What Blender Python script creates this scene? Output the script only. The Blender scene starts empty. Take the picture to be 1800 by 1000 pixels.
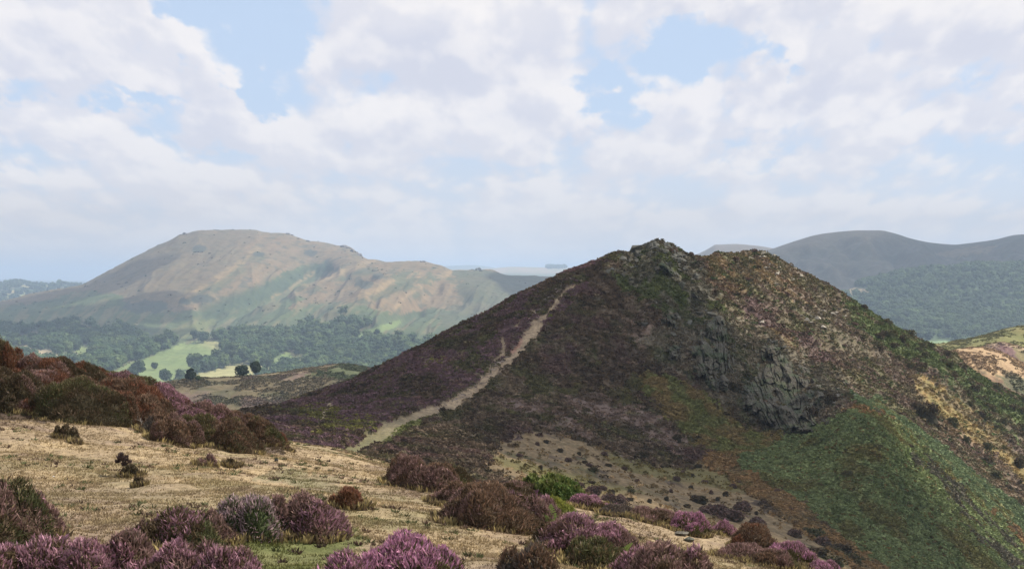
import bpy, math, random
import numpy as np

# ------------------------------------------------------------------ camera, sky, sun, exposure
C = bpy.context.scene
F, CX, HY = 2800.0, 900.0, 486.0          # focal length, centre column and eye-level row, in the photograph's 1800-px units
cam_d = bpy.data.cameras.new('camera'); cam = bpy.data.objects.new('camera', cam_d)
C.collection.objects.link(cam); C.camera = cam
cam_d.sensor_width = 36; cam_d.lens = F / 1800 * 36
cam_d.shift_y = -(500 - HY) / 1800
cam_d.clip_start = 0.1; cam_d.clip_end = 90000
cam.rotation_euler = (math.radians(90), 0, 0)

SUN_EL, SUN_AZ = math.radians(47), math.radians(74)      # azimuth from +Y (ahead) towards +X (right)
SV = np.array([math.cos(SUN_EL) * math.sin(SUN_AZ), math.cos(SUN_EL) * math.cos(SUN_AZ), math.sin(SUN_EL)])
from mathutils import Vector
sun_d = bpy.data.lights.new('sun', 'SUN'); sun = bpy.data.objects.new('sun', sun_d); C.collection.objects.link(sun)
sun_d.energy = 4.8; sun_d.angle = math.radians(0.5); sun_d.color = (1.0, 0.93, 0.82)
sun.rotation_euler = Vector(SV).to_track_quat('Z', 'Y').to_euler()

C.view_settings.view_transform = 'Standard'; C.view_settings.look = 'None'
C.view_settings.exposure = 0.62; C.view_settings.gamma = 1.0
C.render.engine = 'CYCLES'
C.cycles.use_denoising = True
C.cycles.max_bounces = 5; C.cycles.diffuse_bounces = 2; C.cycles.glossy_bounces = 1
C.cycles.transmission_bounces = 2; C.cycles.transparent_max_bounces = 4; C.cycles.volume_bounces = 0


class NT:
    """tiny helper round a node tree"""
    def __init__(s, nt): s.t = nt; s.n = nt.nodes; s.l = nt.links
    def add(s, typ, **kw):
        n = s.n.new(typ)
        for k, v in kw.items(): setattr(n, k, v)
        return n
    def put(s, sock, v):
        if isinstance(v, bpy.types.NodeSocket): s.l.new(v, sock)
        elif v is not None:
            if hasattr(sock.default_value, '__len__') and not hasattr(v, '__len__'): v = (v,) * len(sock.default_value)
            if hasattr(v, '__len__') and len(sock.default_value) == 4 and len(v) == 3: v = (*v, 1)
            sock.default_value = v
    def math(s, op, a, b=None, c=None, clamp=False):
        n = s.add('ShaderNodeMath', operation=op, use_clamp=clamp)
        for i, v in enumerate((a, b, c)):
            if v is not None: s.put(n.inputs[i], v)
        return n.outputs[0]
    def mix(s, f, a, b, blend='MIX'):
        n = s.add('ShaderNodeMix', data_type='RGBA', blend_type=blend)
        s.put(n.inputs['Factor'], f); s.put(n.inputs['A'], a) if False else s.put(n.inputs[6], a); s.put(n.inputs[7], b)
        return n.outputs[2]
    def noise(s, vec, scale, detail=4, rough=.5, dist=0, dim='3D'):
        n = s.add('ShaderNodeTexNoise', noise_dimensions=dim)
        if vec is not None: s.l.new(vec, n.inputs['Vector'])
        n.inputs['Scale'].default_value = scale; n.inputs['Detail'].default_value = detail
        n.inputs['Roughness'].default_value = rough; n.inputs['Distortion'].default_value = dist
        return n.outputs[0]
    def ramp(s, f, lo, hi, a=0.0, b=1.0, smooth=True):
        n = s.add('ShaderNodeMapRange', interpolation_type='SMOOTHSTEP' if smooth else 'LINEAR')
        s.put(n.inputs[0], f); n.inputs[1].default_value = lo; n.inputs[2].default_value = hi
        n.inputs[3].default_value = a; n.inputs[4].default_value = b
        return n.outputs[0]


def make_world():
    w = bpy.data.worlds.new('World'); C.world = w; w.use_nodes = True; w.cycles.sampling_method = 'MANUAL'; w.cycles.sample_map_resolution = 512
    t = NT(w.node_tree); t.n.clear()
    sky = t.add('ShaderNodeTexSky', sky_type='NISHITA'); sky.sun_disc = False
    sky.sun_elevation = SUN_EL; sky.sun_rotation = SUN_AZ
    sky.air_density = 1.0; sky.dust_density = 1.2; sky.ozone_density = 1.5; sky.altitude = 300
    tc = t.add('ShaderNodeTexCoord'); sep = t.add('ShaderNodeSeparateXYZ'); t.l.new(tc.outputs['Generated'], sep.inputs[0])
    x, y, z = sep.outputs
    hor = t.math('SQRT', t.math('ADD', t.math('MULTIPLY', x, x), t.math('MULTIPLY', y, y)))
    az = t.math('ARCTAN2', x, y)
    el = t.math('MAXIMUM', t.math('DIVIDE', z, t.math('MAXIMUM', hor, .02)), -0.02)
    # cloud-layer coordinates: rows of cloud get smaller and flatter towards the horizon
    lv = t.math('LOGARITHM', t.math('ADD', el, .055), math.e)
    inv = t.math('DIVIDE', .16, t.math('ADD', el, .085))
    cmb = t.add('ShaderNodeCombineXYZ'); t.put(cmb.inputs[0], t.math('MULTIPLY', t.math('MULTIPLY', az, 13.0), t.math('POWER', inv, .45))); t.put(cmb.inputs[1], t.math('MULTIPLY', lv, 2.6)); cmb.inputs[2].default_value = 3.7
    base = cmb.outputs[0]
    def field(vec):
        big = t.noise(vec, .85, 10, .6, .1, '2D')
        v = t.add('ShaderNodeTexVoronoi', feature='F1', voronoi_dimensions='2D'); v.inputs['Scale'].default_value = 1.9
        v.inputs['Detail'].default_value = 2.0; v.inputs['Roughness'].default_value = .6
        t.l.new(vec, v.inputs['Vector'])
        return t.math('SUBTRACT', t.math('MULTIPLY', big, 1.7), t.math('MULTIPLY_ADD', v.outputs['Distance'], .45, .2))
    # warped direction (in the photograph's units) for hand-placed gaps and puffs
    wn = t.add('ShaderNodeTexNoise'); wn.inputs['Scale'].default_value = 2.2; wn.inputs['Detail'].default_value = 9; wn.inputs['Roughness'].default_value = .6; t.l.new(base, wn.inputs['Vector'])
    wsub = t.add('ShaderNodeVectorMath', operation='SUBTRACT'); t.l.new(wn.outputs[1], wsub.inputs[0]); wsub.inputs[1].default_value = (.5, .5, .5)
    wsc = t.add('ShaderNodeVectorMath', operation='MULTIPLY'); t.l.new(wsub.outputs[0], wsc.inputs[0]); wsc.inputs[1].default_value = (300, 200, 0)
    P = t.add('ShaderNodeCombineXYZ')
    t.put(P.inputs[0], t.math('MULTIPLY_ADD', az, F, CX)); t.put(P.inputs[1], t.math('MULTIPLY_ADD', el, -F, HY))
    Pw = t.add('ShaderNodeVectorMath', operation='ADD'); t.l.new(P.outputs[0], Pw.inputs[0]); t.l.new(wsc.outputs[0], Pw.inputs[1])
    tops = []
    def blob(cx, cy, rx, ry, wgt, P_=None):
        s = t.add('ShaderNodeVectorMath', operation='SUBTRACT'); t.l.new(Pw.outputs[0], s.inputs[0]); s.inputs[1].default_value = (cx, cy, 0)
        m = t.add('ShaderNodeVectorMath', operation='MULTIPLY'); t.l.new(s.outputs[0], m.inputs[0]); m.inputs[1].default_value = (1 / rx, 1 / ry, 0)
        d = t.add('ShaderNodeVectorMath', operation='LENGTH'); t.l.new(m.outputs[0], d.inputs[0])
        b = t.ramp(d.outputs['Value'], 0.25, 1.25, wgt, 0)
        if wgt > 0:
            sp = t.add('ShaderNodeSeparateXYZ'); t.l.new(m.outputs[0], sp.inputs[0]); tops.append(t.math('MULTIPLY', b, t.math('SUBTRACT', t.math('MULTIPLY', sp.outputs[0], .35), sp.outputs[1])))
        return b
    gaps = [(425, 70, 120, 120, -.62), (330, 15, 60, 50, -.4), (440, 165, 80, 45, -.4), (255, 190, 90, 26, -.34), (50, 148, 90, 22, -.3),
            (1105, 205, 55, 65, -.42), (1030, 140, 90, 22, -.3), (1230, 90, 120, 50, -.2), (1330, 110, 40, 40, -.3), (1535, 80, 45, 40, -.3),
            (1660, 140, 90, 20, -.22), (1180, 100, 60, 60, -.3), (330, 265, 140, 14, -.14), (1290, 265, 90, 14, -.14), (60, 285, 80, 12, -.12),
            (900, 300, 200, 12, -.1), (1700, 250, 60, 14, -.12)]
    puffs = [(150, 60, 260, 90, .3), (250, 130, 200, 55, .26), (400, 215, 75, 55, .34), (60, 215, 110, 55, .26), (200, 240, 120, 40, .2),
             (480, 110, 30, 50, .25), (720, 70, 260, 100, .34), (880, 60, 260, 110, .25), (960, 190, 140, 70, .28), (1440, 110, 110, 80, .34),
             (1500, 160, 150, 50, .26), (1700, 60, 180, 70, .3), (1280, 145, 70, 40, .2), (1720, 220, 110, 45, .22), (680, 215, 200, 45, .2),
             (1350, 20, 300, 25, .3), (1150, 240, 130, 40, .18), (1300, 290, 150, 30, .16), (560, 300, 200, 25, .12), (30, 325, 70, 18, .2)]
    acc = None
    for g in gaps + puffs:
        b = blob(*g); acc = b if acc is None else t.math('ADD', acc, b)
    f0 = field(base)
    d0 = t.math('ADD', f0, acc)
    sh = t.add('ShaderNodeVectorMath', operation='ADD'); t.l.new(base, sh.inputs[0]); sh.inputs[1].default_value = (.10, .22, 0)
    dens1 = field(sh.outputs[0])
    cover = t.ramp(d0, -.10, .34)
    lit = t.ramp(t.math('SUBTRACT', f0, dens1), -.2, .3)      # where the layer thins towards the sun it shines
    core = t.ramp(d0, .5, 1.25, 1, 0)
    tsum = tops[0]
    for q in tops[1:]: tsum = t.math('ADD', tsum, q)
    tone = t.math('ADD', t.math('ADD', t.math('MULTIPLY', lit, .6), t.math('MULTIPLY', core, .2)), t.math('MULTIPLY', tsum, 1.15), clamp=True)
    white = t.mix(tone, (.45, .465, .535), (.635, .615, .615))
    veil = t.ramp(el, -.01, .11, 1, 0)                  # distant cloud melts into a pale veil above the horizon
    skyc = t.mix(1.0, sky.outputs[0], (SKYM, SKYM, SKYM), 'MULTIPLY')
    skyc = t.mix(.85, skyc, (.37, .455, .595))
    c = t.mix(cover, skyc, white)
    c = t.mix(t.math('MULTIPLY', veil, .85), c, (.475, .468, .478))
    bg = t.add('ShaderNodeBackground'); out = t.add('ShaderNodeOutputWorld')
    bg.inputs['Strength'].default_value = 1.0
    t.l.new(c, bg.inputs[0]); t.l.new(bg.outputs[0], out.inputs[0])
SKYM = 0.1          # the Nishita sky enters at strength 0.1
make_world()

# ------------------------------------------------------------------ numeric helpers
rng = np.random.default_rng(7)
def h2(ix, iy, seed):
    a = (ix.astype(np.int64) * 374761393 + iy.astype(np.int64) * 668265263 + seed * 1442695041) & 0xFFFFFFFF
    a = ((a ^ (a >> 13)) * 1274126177) & 0xFFFFFFFF
    a = ((a ^ (a >> 16)) * 2246822519) & 0xFFFFFFFF
    return ((a ^ (a >> 15)) & 0xFFFFFF).astype(np.float64) / 0xFFFFFF
def vn(x, y, seed=0):
    ix, iy = np.floor(x), np.floor(y); fx, fy = x - ix, y - iy
    fx = fx * fx * fx * (fx * (fx * 6 - 15) + 10); fy = fy * fy * fy * (fy * (fy * 6 - 15) + 10)
    a, b, c, d = h2(ix, iy, seed), h2(ix + 1, iy, seed), h2(ix, iy + 1, seed), h2(ix + 1, iy + 1, seed)
    return (a + (b - a) * fx) * (1 - fy) + (c + (d - c) * fx) * fy
def fbm(x, y, seed=0, o=4, g=.5):
    s, amp, tot = 0, 1.0, 0
    for i in range(o):
        s = s + amp * vn(x, y, seed + i * 17); tot += amp; amp *= g
        x, y = (x * .8 - y * .6) * 2.03 + 5.3, (x * .6 + y * .8) * 2.03 + 1.7
    return s / tot
def ridge(x, y, seed=0, o=3):
    s, amp, tot = 0, 1.0, 0
    for i in range(o):
        s = s + amp * (1 - np.abs(2 * vn(x, y, seed + i * 31) - 1)); tot += amp; amp *= .5
        x, y = (x * .8 - y * .6) * 2.1 + 3.3, (x * .6 + y * .8) * 2.1 + 7.7
    return s / tot
def worley(x, y, seed=0):
    """nearest-cell distance and that cell's random value"""
    ix, iy = np.floor(x), np.floor(y)
    best = np.full(np.shape(x), 9.0); cid = np.zeros(np.shape(x))
    for dx in (-1, 0, 1):
        for dy in (-1, 0, 1):
            cx, cy = ix + dx, iy + dy
            d = (cx + h2(cx, cy, seed) - x) ** 2 + (cy + h2(cx, cy, seed + 5) - y) ** 2
            m = d < best; best = np.where(m, d, best); cid = np.where(m, h2(cx, cy, seed + 9), cid)
    return np.sqrt(best), cid
def sst(a, b, x):
    t = np.clip((x - a) / (b - a), 0, 1); return t * t * (3 - 2 * t)
def slopes(x, y):
    """monotone cubic tangents along axis 0 (x, y: K x C)"""
    h = np.diff(x, axis=0); d = np.diff(y, axis=0) / h
    m = np.zeros_like(y); m[0] = d[0]; m[-1] = d[-1]
    s = np.sign(d[1:]) * np.sign(d[:-1]) > 0
    w1, w2 = 2 * h[1:] + h[:-1], h[1:] + 2 * h[:-1]
    with np.errstate(divide='ignore', invalid='ignore'):
        hm = (w1 + w2) / (w1 / d[:-1] + w2 / d[1:])
    m[1:-1] = np.where(s, hm, 0)
    return m
def herm(x0, x1, y0, y1, m0, m1, x):
    h = x1 - x0; t = (x - x0) / h
    return (2*t**3-3*t**2+1)*y0 + (t**3-2*t**2+t)*h*m0 + (-2*t**3+3*t**2)*y1 + (t**3-t**2)*h*m1
def curve(pts, x):
    p = np.array(pts, float); X, Y = p[:, :1], p[:, 1:]
    m = slopes(X, Y)[:, 0]; X, Y = X[:, 0], Y[:, 0]
    i = np.clip(np.searchsorted(X, x) - 1, 0, len(X) - 2)
    v = herm(X[i], X[i+1], Y[i], Y[i+1], m[i], m[i+1], np.clip(x, X[0], X[-1]))
    return v
def inpoly(px, py, poly, warp=0, seed=3, fr=22.0):
    if warp:
        px = px + (fbm(px / fr, py / fr * 1.6, seed, 3) - .5) * 2 * warp
        py = py + (fbm(px / fr + 50, py / fr * 1.6, seed + 1, 3) - .5) * 1.4 * warp
        px = px + (vn(px / 3.1, py / 2.2, seed + 2) - .5) * warp * 1.3; py = py + (vn(px / 3.1 + 7, py / 2.2, seed + 4) - .5) * warp * .8
    poly = np.array(poly, float); r = np.zeros(np.shape(px), bool)
    for (x0, y0), (x1, y1) in zip(poly, np.roll(poly, -1, 0)):
        if y0 == y1: continue
        r ^= ((y0 > py) != (y1 > py)) & (px < (x1 - x0) * (py - y0) / (y1 - y0) + x0)
    return r
def line_dist(px, py, pts):
    """distance to a polyline with half-widths: returns d / halfwidth"""
    best = np.full(np.shape(px), 99.0)
    for (x0, y0, w0), (x1, y1, w1) in zip(pts[:-1], pts[1:]):
        dx, dy = x1 - x0, y1 - y0
        t = np.clip(((px - x0) * dx + (py - y0) * dy) / (dx * dx + dy * dy), 0, 1)
        d = np.hypot(px - x0 - t * dx, py - y0 - t * dy) / (w0 + (w1 - w0) * t)
        best = np.minimum(best, d)
    return best

# ------------------------------------------------------------------ object helpers
def tag(o, label=None, cat=None, group=None, kind=None):
    if label: o['label'] = label
    if cat: o['category'] = cat
    if group: o['group'] = group
    if kind: o['kind'] = kind
    return o
def mesh_obj(name, v, f, mat, col=None, parent=None, smooth=False):
    """v: N x 3, f: M x 3 or M x 4 integer array, col: N x 3 linear colours"""
    me = bpy.data.meshes.new(name); k = f.shape[1]
    me.vertices.add(len(v)); me.vertices.foreach_set('co', np.ascontiguousarray(v, np.float32).ravel())
    me.loops.add(f.size); me.loops.foreach_set('vertex_index', np.ascontiguousarray(f, np.int32).ravel())
    me.polygons.add(len(f)); me.polygons.foreach_set('loop_start', np.arange(0, f.size, k, dtype=np.int32))
    try: me.polygons.foreach_set('loop_total', np.full(len(f), k, np.int32))
    except Exception: pass
    me.polygons.foreach_set('use_smooth', np.full(len(f), smooth, bool))
    me.update(calc_edges=True)
    if col is not None:
        a = me.attributes.new('col', 'FLOAT_COLOR', 'POINT')
        c4 = np.ones((len(v), 4), np.float32); c4[:, :3] = np.clip(col, 0, 1); a.data.foreach_set('color', c4.ravel())
    me.materials.append(mat)
    o = bpy.data.objects.new(name, me); C.collection.objects.link(o)
    if parent is not None: o.parent = parent
    return o
def empty(name, loc):
    o = bpy.data.objects.new(name, None); C.collection.objects.link(o); o.location = loc; return o

def veg_mat(name, scale=3.0, amt=.35, rough=.9, bump=0.0, bscale=10.0, trans=0.0, spec=.15):
    m = bpy.data.materials.new(name); m.use_nodes = True; t = NT(m.node_tree)
    b = t.n['Principled BSDF']; b.inputs['Roughness'].default_value = rough; b.inputs['Specular IOR Level'].default_value = spec
    at = t.add('ShaderNodeAttribute', attribute_name='col')
    tc = t.add('ShaderNodeTexCoord')
    n = t.noise(tc.outputs['Object'], scale, 5, .6)
    f = t.ramp(n, .3, .7, 1 - amt, 1 + amt, smooth=False)
    mul = t.add('ShaderNodeVectorMath', operation='SCALE'); t.l.new(at.outputs['Color'], mul.inputs[0]); t.l.new(f, mul.inputs['Scale'])
    t.l.new(mul.outputs[0], b.inputs['Base Color'])
    if bump:
        bn = t.noise(tc.outputs['Object'], bscale, 6, .65)
        bp = t.add('ShaderNodeBump'); bp.inputs['Strength'].default_value = 1.0; bp.inputs['Distance'].default_value = bump
        t.l.new(bn, bp.inputs['Height']); t.l.new(bp.outputs[0], b.inputs['Normal'])
    if trans:
        tr = t.add('ShaderNodeBsdfTranslucent'); t.l.new(mul.outputs[0], tr.inputs[0])
        mx = t.add('ShaderNodeMixShader'); mx.inputs[0].default_value = trans
        t.l.new(b.outputs[0], mx.inputs[1]); t.l.new(tr.outputs[0], mx.inputs[2])
        t.l.new(mx.outputs[0], t.n['Material Output'].inputs[0])
    return m
M_near = veg_mat('turf_near', 9, .3, bump=.03, bscale=26)
M_hill = veg_mat('heath_ground', 1.4, .3, bump=.25, bscale=1.8)
M_far = veg_mat('far_ground', .06, .22, bump=1.5, bscale=.12)
M_leaf = veg_mat('leaf_sprays', 6, .2, trans=.25)
M_tuft = veg_mat('heath_sprays', .8, .25, trans=.15)
M_tree = veg_mat('tree_foliage', .3, .2, trans=.2)
M_rock = veg_mat('lichened_rock', .9, .35, rough=.85, bump=.5, bscale=1.3, spec=.3)
M_path = veg_mat('trodden_earth', 1.6, .3, bump=.18, bscale=3)
M_wood = veg_mat('bark', 12, .3, bump=.01, bscale=40)

class Fan:
    """A terrain sheet: rows run outwards, columns fan out from the view point; each control line is (depths, rows in the photo)."""
    def __init__(s, pxs, lines, nrows, disp=None, k=1.0):
        X = np.asarray(pxs, float); K = len(lines)
        Yk = np.array([curve(l[0], X) if hasattr(l[0], '__len__') else np.full(len(X), float(l[0])) for l in lines])
        Pk = np.array([curve(l[1], X) if hasattr(l[1], '__len__') else np.full(len(X), float(l[1])) for l in lines])
        Yk = Yk * k; q = (HY - Pk) / F; m = slopes(Yk, q)
        Ys, Q = [], []
        for i in range(K - 1):
            n = nrows[i]
            for j in range(n + (1 if i == K - 2 else 0)):
                y = Yk[i] + (Yk[i+1] - Yk[i]) * (j / n)
                Ys.append(y); Q.append(herm(Yk[i], Yk[i+1], q[i], q[i+1], m[i], m[i+1], y))
        s.Y = np.array(Ys); s.px = np.broadcast_to(X, s.Y.shape); s.X = (s.px - CX) / F * s.Y
        s.Z = np.array(Q) * s.Y
        s.upd()
        if disp is not None: s.Z = s.Z + disp(s)
        s.Z = np.maximum(s.Z, -205.6); s.upd()
    def upd(s):
        s.py = HY - F * s.Z / s.Y
        s.run = np.minimum.accumulate(s.py, axis=0)
    def mesh(s, name, mat, col, mask=None, smooth=True):
        R, Cn = s.Y.shape; idx = np.arange(R * Cn).reshape(R, Cn)
        f = np.stack([idx[:-1, :-1], idx[:-1, 1:], idx[1:, 1:], idx[1:, :-1]], -1).reshape(-1, 4)
        v = np.stack([s.X, s.Y, s.Z], -1).reshape(-1, 3); c = col.reshape(-1, 3)
        if mask is not None:
            f = f[mask[:-1, :-1].reshape(-1)]
            u, inv = np.unique(f, return_inverse=True); f = inv.reshape(f.shape); v, c = v[u], c[u]
        return mesh_obj(name, v, f, mat, c, smooth=smooth)
    def at(s, px, py):
        """first surface point met looking at (px, py)"""
        k = int(np.clip(np.searchsorted(s.px[0], px), 1, s.px.shape[1] - 1))
        if abs(s.px[0][k-1] - px) < abs(s.px[0][k] - px): k -= 1
        col = s.py[:, k]; r = np.argmax(col <= py)
        if col[r] > py: r = int(np.argmin(col))
        if r == 0: Y = s.Y[0, k]
        else:
            a, b = col[r-1], col[r]; t = 0 if a == b else np.clip((a - py) / (a - b), 0, 1)
            Y = s.Y[r-1, k] + (s.Y[r, k] - s.Y[r-1, k]) * t
        Z = np.interp(Y, s.Y[:, k], s.Z[:, k])
        return np.array([(px - CX) / F * Y, Y, Z])
    def vis(s, margin=14):
        return s.py <= s.run + margin
    def scatter(s, n, w, rng):
        """n random points in cells weighted by w (R x C per-vertex) times cell area; returns points and cell (row, col)"""
        dx = np.abs(np.diff(s.X[:-1], axis=1)); dy = np.abs(np.diff(s.Y[:, :-1], axis=0))
        W = (w[:-1, :-1] * dx * dy).ravel(); cw = np.cumsum(W)
        if cw[-1] <= 0: return np.zeros((0, 3)), None
        i = np.searchsorted(cw, rng.random(n) * cw[-1]); r, c = np.unravel_index(np.clip(i, 0, len(W) - 1), w[:-1, :-1].shape)
        a, b = rng.random(n)[:, None], rng.random(n)[:, None]
        def P(r, c): return np.stack([s.X[r, c], s.Y[r, c], s.Z[r, c]], -1)
        return P(r, c)*(1-a)*(1-b) + P(r, c+1)*(1-a)*b + P(r+1, c)*a*(1-b) + P(r+1, c+1)*a*b, (r, c)

def mixc(a, b, t): return a + (b - a) * np.asarray(t)[..., None]
def paint(col, mask, c1, c2, nz):
    """put colours between c1 and c2 (chosen by the noise nz) where mask is (0..1)"""
    m = np.asarray(mask, float)[..., None]
    return col * (1 - m) + mixc(np.array(c1), np.array(c2), nz) * m

def cards(cent, col, n, rad, hgt, size, rng, up=.5, mode='blob', jit=.25, tipcol=None):
    """leafy clumps: n small triangles round each centre. rad, hgt, size: per-centre arrays or numbers"""
    N = len(cent); rad = np.broadcast_to(rad, N)[:, None]; hgt = np.broadcast_to(hgt, N)[:, None]; size = np.broadcast_to(size, N)[:, None]
    th = rng.random((N, n)) * 2 * np.pi; u = rng.random((N, n)) ** .5; zz = np.sqrt(np.clip(1 - u * u, 0, 1)) * (.75 + .35 * rng.random((N, n)))
    base = np.stack([np.cos(th) * u * rad, np.sin(th) * u * rad, zz * hgt], -1)
    if mode == 'spray':      # sprigs standing outwards and up from the base
        d = np.stack([np.cos(th) * u * .9, np.sin(th) * u * .9, np.full_like(u, up) + .3 * rng.random((N, n))], -1)
    else:
        d = rng.normal(size=(N, n, 3)); d[..., 2] = np.abs(d[..., 2]) * up + .1
    d /= np.linalg.norm(d, axis=-1, keepdims=True)
    s = rng.normal(size=(N, n, 3)); s = np.cross(d, s); s /= np.linalg.norm(s, axis=-1, keepdims=True) + 1e-9
    sz = (size * (.7 + .6 * rng.random((N, n))))[..., None]
    p = cent[:, None, :] + base
    wd = .5 if mode == 'blob' else .22
    a, b, c = p - s * sz * wd - d * sz * .4, p + s * sz * wd - d * sz * .4, p + d * sz * .6
    v = np.stack([a, b, c], 2).reshape(-1, 3)
    f = np.arange(len(v)).reshape(-1, 3)
    cc = col[:, None, :] * (1 + jit * (rng.random((N, n, 1)) * 2 - 1))
    cc = np.repeat(cc[:, :, None, :], 3, 2)
    if tipcol is not None:
        cc[:, :, 2, :] = tipcol[:, None, :] * (1 + jit * (rng.random((N, n, 1)) * 2 - 1))
    return v, f, cc.reshape(-1, 3)
def join(parts):
    vs, fs, cs, o = [], [], [], 0
    for v, f, c in parts:
        vs.append(v); fs.append(f + o); cs.append(c); o += len(v)
    return np.concatenate(vs), np.concatenate(fs), np.concatenate(cs)

def ico(sub=2):
    import bmesh
    bm = bmesh.new(); bmesh.ops.create_icosphere(bm, subdivisions=sub, radius=1)
    v = np.array([x.co[:] for x in bm.verts]); f = np.array([[q.index for q in p.verts] for p in bm.faces]); bm.free()
    return v, f
ICO = {k: ico(k) for k in (1, 2, 3, 4, 5)}

# ================================================================== BASE GROUND
GZ = -205.0
def base_ground():
    n = 60; a = np.linspace(-1, 1, n); gx, gy = np.meshgrid(np.sign(a) * np.abs(a) ** 2 * 40000, np.sign(a) * np.abs(a) ** 2 * 40000)
    v = np.stack([gx, gy, np.full_like(gx, GZ)], -1).reshape(-1, 3)
    idx = np.arange(n * n).reshape(n, n); f = np.stack([idx[:-1, :-1], idx[:-1, 1:], idx[1:, 1:], idx[1:, :-1]], -1).reshape(-1, 4)
    c = np.tile([.10, .13, .05], (len(v), 1))
    o = mesh_obj('ground', v, f, M_plain, c); tag(o, 'flat hazy farmland plain reaching to the horizon', kind='structure')
M_plain = veg_mat('plain_ground', .004, .5)
base_ground()

# ================================================================== FOREGROUND HILLSIDE
fx = np.concatenate([np.arange(-520, -100, 8), np.arange(-100, 1900, 3.2), np.arange(1900, 2400, 8)])
FL = [(2.5, [(-600, 2300), (2400, 2500)]),
      (7.0, [(-600, 1180), (0, 1200), (900, 1240), (1800, 1400), (2400, 1500)]),
      (12.5, [(-600, 960), (0, 985), (500, 1000), (900, 1015), (1300, 1080), (1800, 1230), (2400, 1350)]),
      (17.0, [(-600, 880), (0, 895), (300, 905), (600, 920), (900, 950), (1100, 985), (1300, 1030), (1800, 1190), (2400, 1300)]),
      (23.0, [(-600, 790), (0, 805), (300, 822), (600, 850), (800, 875), (950, 905), (1050, 925), (1200, 965), (1400, 1010), (1800, 1165), (2400, 1290)]),
      ([(-600, 29), (600, 30), (1000, 28), (1500, 27), (2400, 27)], [(-600, 690), (0, 715), (130, 732), (250, 752), (400, 785), (550, 812), (700, 838), (850, 868), (1000, 893), (1100, 905), (1200, 935), (1300, 958), (1400, 982), (1500, 1012), (1800, 1155), (2400, 1290)]),
      ([(-600, 38), (0, 37), (500, 40), (620, 44), (800, 38), (1000, 33), (1500, 32), (2400, 32)], [(-600, 560), (-100, 608), (0, 640), (60, 655), (130, 678), (200, 690), (280, 705), (330, 728), (400, 752), (500, 772), (560, 782), (620, 794), (700, 818), (800, 846), (900, 872), (1000, 896), (1100, 918), (1200, 943), (1400, 990), (1500, 1022), (1800, 1165), (2400, 1290)]),
      ([(-600, 50), (500, 50), (1000, 46), (2400, 46)], [(-600, 600), (0, 690), (280, 745), (500, 785), (620, 800), (800, 880), (1000, 960), (1400, 1060), (1800, 1240), (2400, 1400)]),
      (80, [(-600, 700), (0, 800), (500, 850), (620, 830), (800, 960), (1000, 1060), (1400, 1200), (2400, 1500)]),
      (150, [(-600, 860), (0, 900), (500, 880), (620, 850), (800, 980), (1400, 1300), (2400, 1700)])]
def fdisp(s):
    d = (fbm(s.X / 3.1, s.Y / 3.1, 11, 4) - .5) * .34 + (fbm(s.X / .55, s.Y / .55, 21, 3) - .5) * .07
    return d * sst(4, 10, s.Y)
FG = Fan(fx, FL, [12, 26, 60, 70, 90, 70, 60, 30, 20], fdisp)
def fg_colour():
    s = FG; px, py = s.px, s.py
    n1 = fbm(s.X / 1.6, s.Y / 1.6, 41, 4); n2 = fbm(s.X / .35, s.Y / .5, 51, 3); n3 = fbm(s.X / 4.5, s.Y / 4.5, 61, 3)
    col = mixc(np.array([.325, .245, .143]), np.array([.25, .187, .112]), sst(.3, .7, n2))
    col = paint(col, sst(.5, .68, n1) * .6, (.165, .14, .078), (.205, .17, .095), n2)          # greener turf
    col = paint(col, sst(.60, .72, fbm(s.X / .9, s.Y / .6, 71, 4)) * .75, (.12, .085, .06), (.2, .14, .1), n2)     # bare peat and dead litter
    col = paint(col, sst(.52, .7, n3) * .35, (.165, .125, .09), (.22, .165, .12), n2)
    n4 = fbm(s.X / .16, s.Y / .22, 81, 3); col = paint(col, sst(.58, .74, n4) * .45, (.15, .105, .065), (.2, .15, .09), n2)
    col = paint(col, sst(.6, .75, fbm(s.X / .28 + 9, s.Y / .4, 83, 3)) * .5, (.34, .265, .165), (.29, .22, .15), n2)
    def reg(poly, w=14, sd=1): return inpoly(px, py, poly, w, sd)
    g = reg([(370, 935), (480, 915), (620, 930), (640, 960), (560, 1010), (540, 1090), (360, 1090)], 22)
    col = paint(col, g * (.55 + .4 * sst(.35, .6, n1)), (.075, .095, .03), (.14, .14, .055), n2)
    g = reg([(600, 880), (740, 870), (900, 920), (900, 950), (760, 930), (640, 930)], 20, 5)
    col = paint(col, g * sst(.35, .6, n1) * .45, (.14, .135, .065), (.2, .17, .09), n2)
    g = reg([(500, 820), (600, 845), (590, 868), (500, 850), (440, 840)], 10, 7)
    col = paint(col, g * .7, (.15, .11, .08), (.2, .2, .1), n2)
    g = reg([(1130, 905), (1300, 905), (1420, 950), (1560, 1000), (1500, 1010), (1350, 950), (1240, 925)], 10, 9) 
    col = paint(col, g * .8, (.13, .135, .035), (.19, .16, .055), n2)
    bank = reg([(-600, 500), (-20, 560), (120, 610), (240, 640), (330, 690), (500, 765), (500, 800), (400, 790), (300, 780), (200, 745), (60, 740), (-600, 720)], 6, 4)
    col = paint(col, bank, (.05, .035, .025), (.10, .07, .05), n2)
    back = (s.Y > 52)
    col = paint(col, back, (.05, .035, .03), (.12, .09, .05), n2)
    return col
fcol = fg_colour()
o = FG.mesh('hillside', M_near, fcol); tag(o, 'grassy foreground hillside of dry tan turf sloping down to the right', kind='structure')

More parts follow.
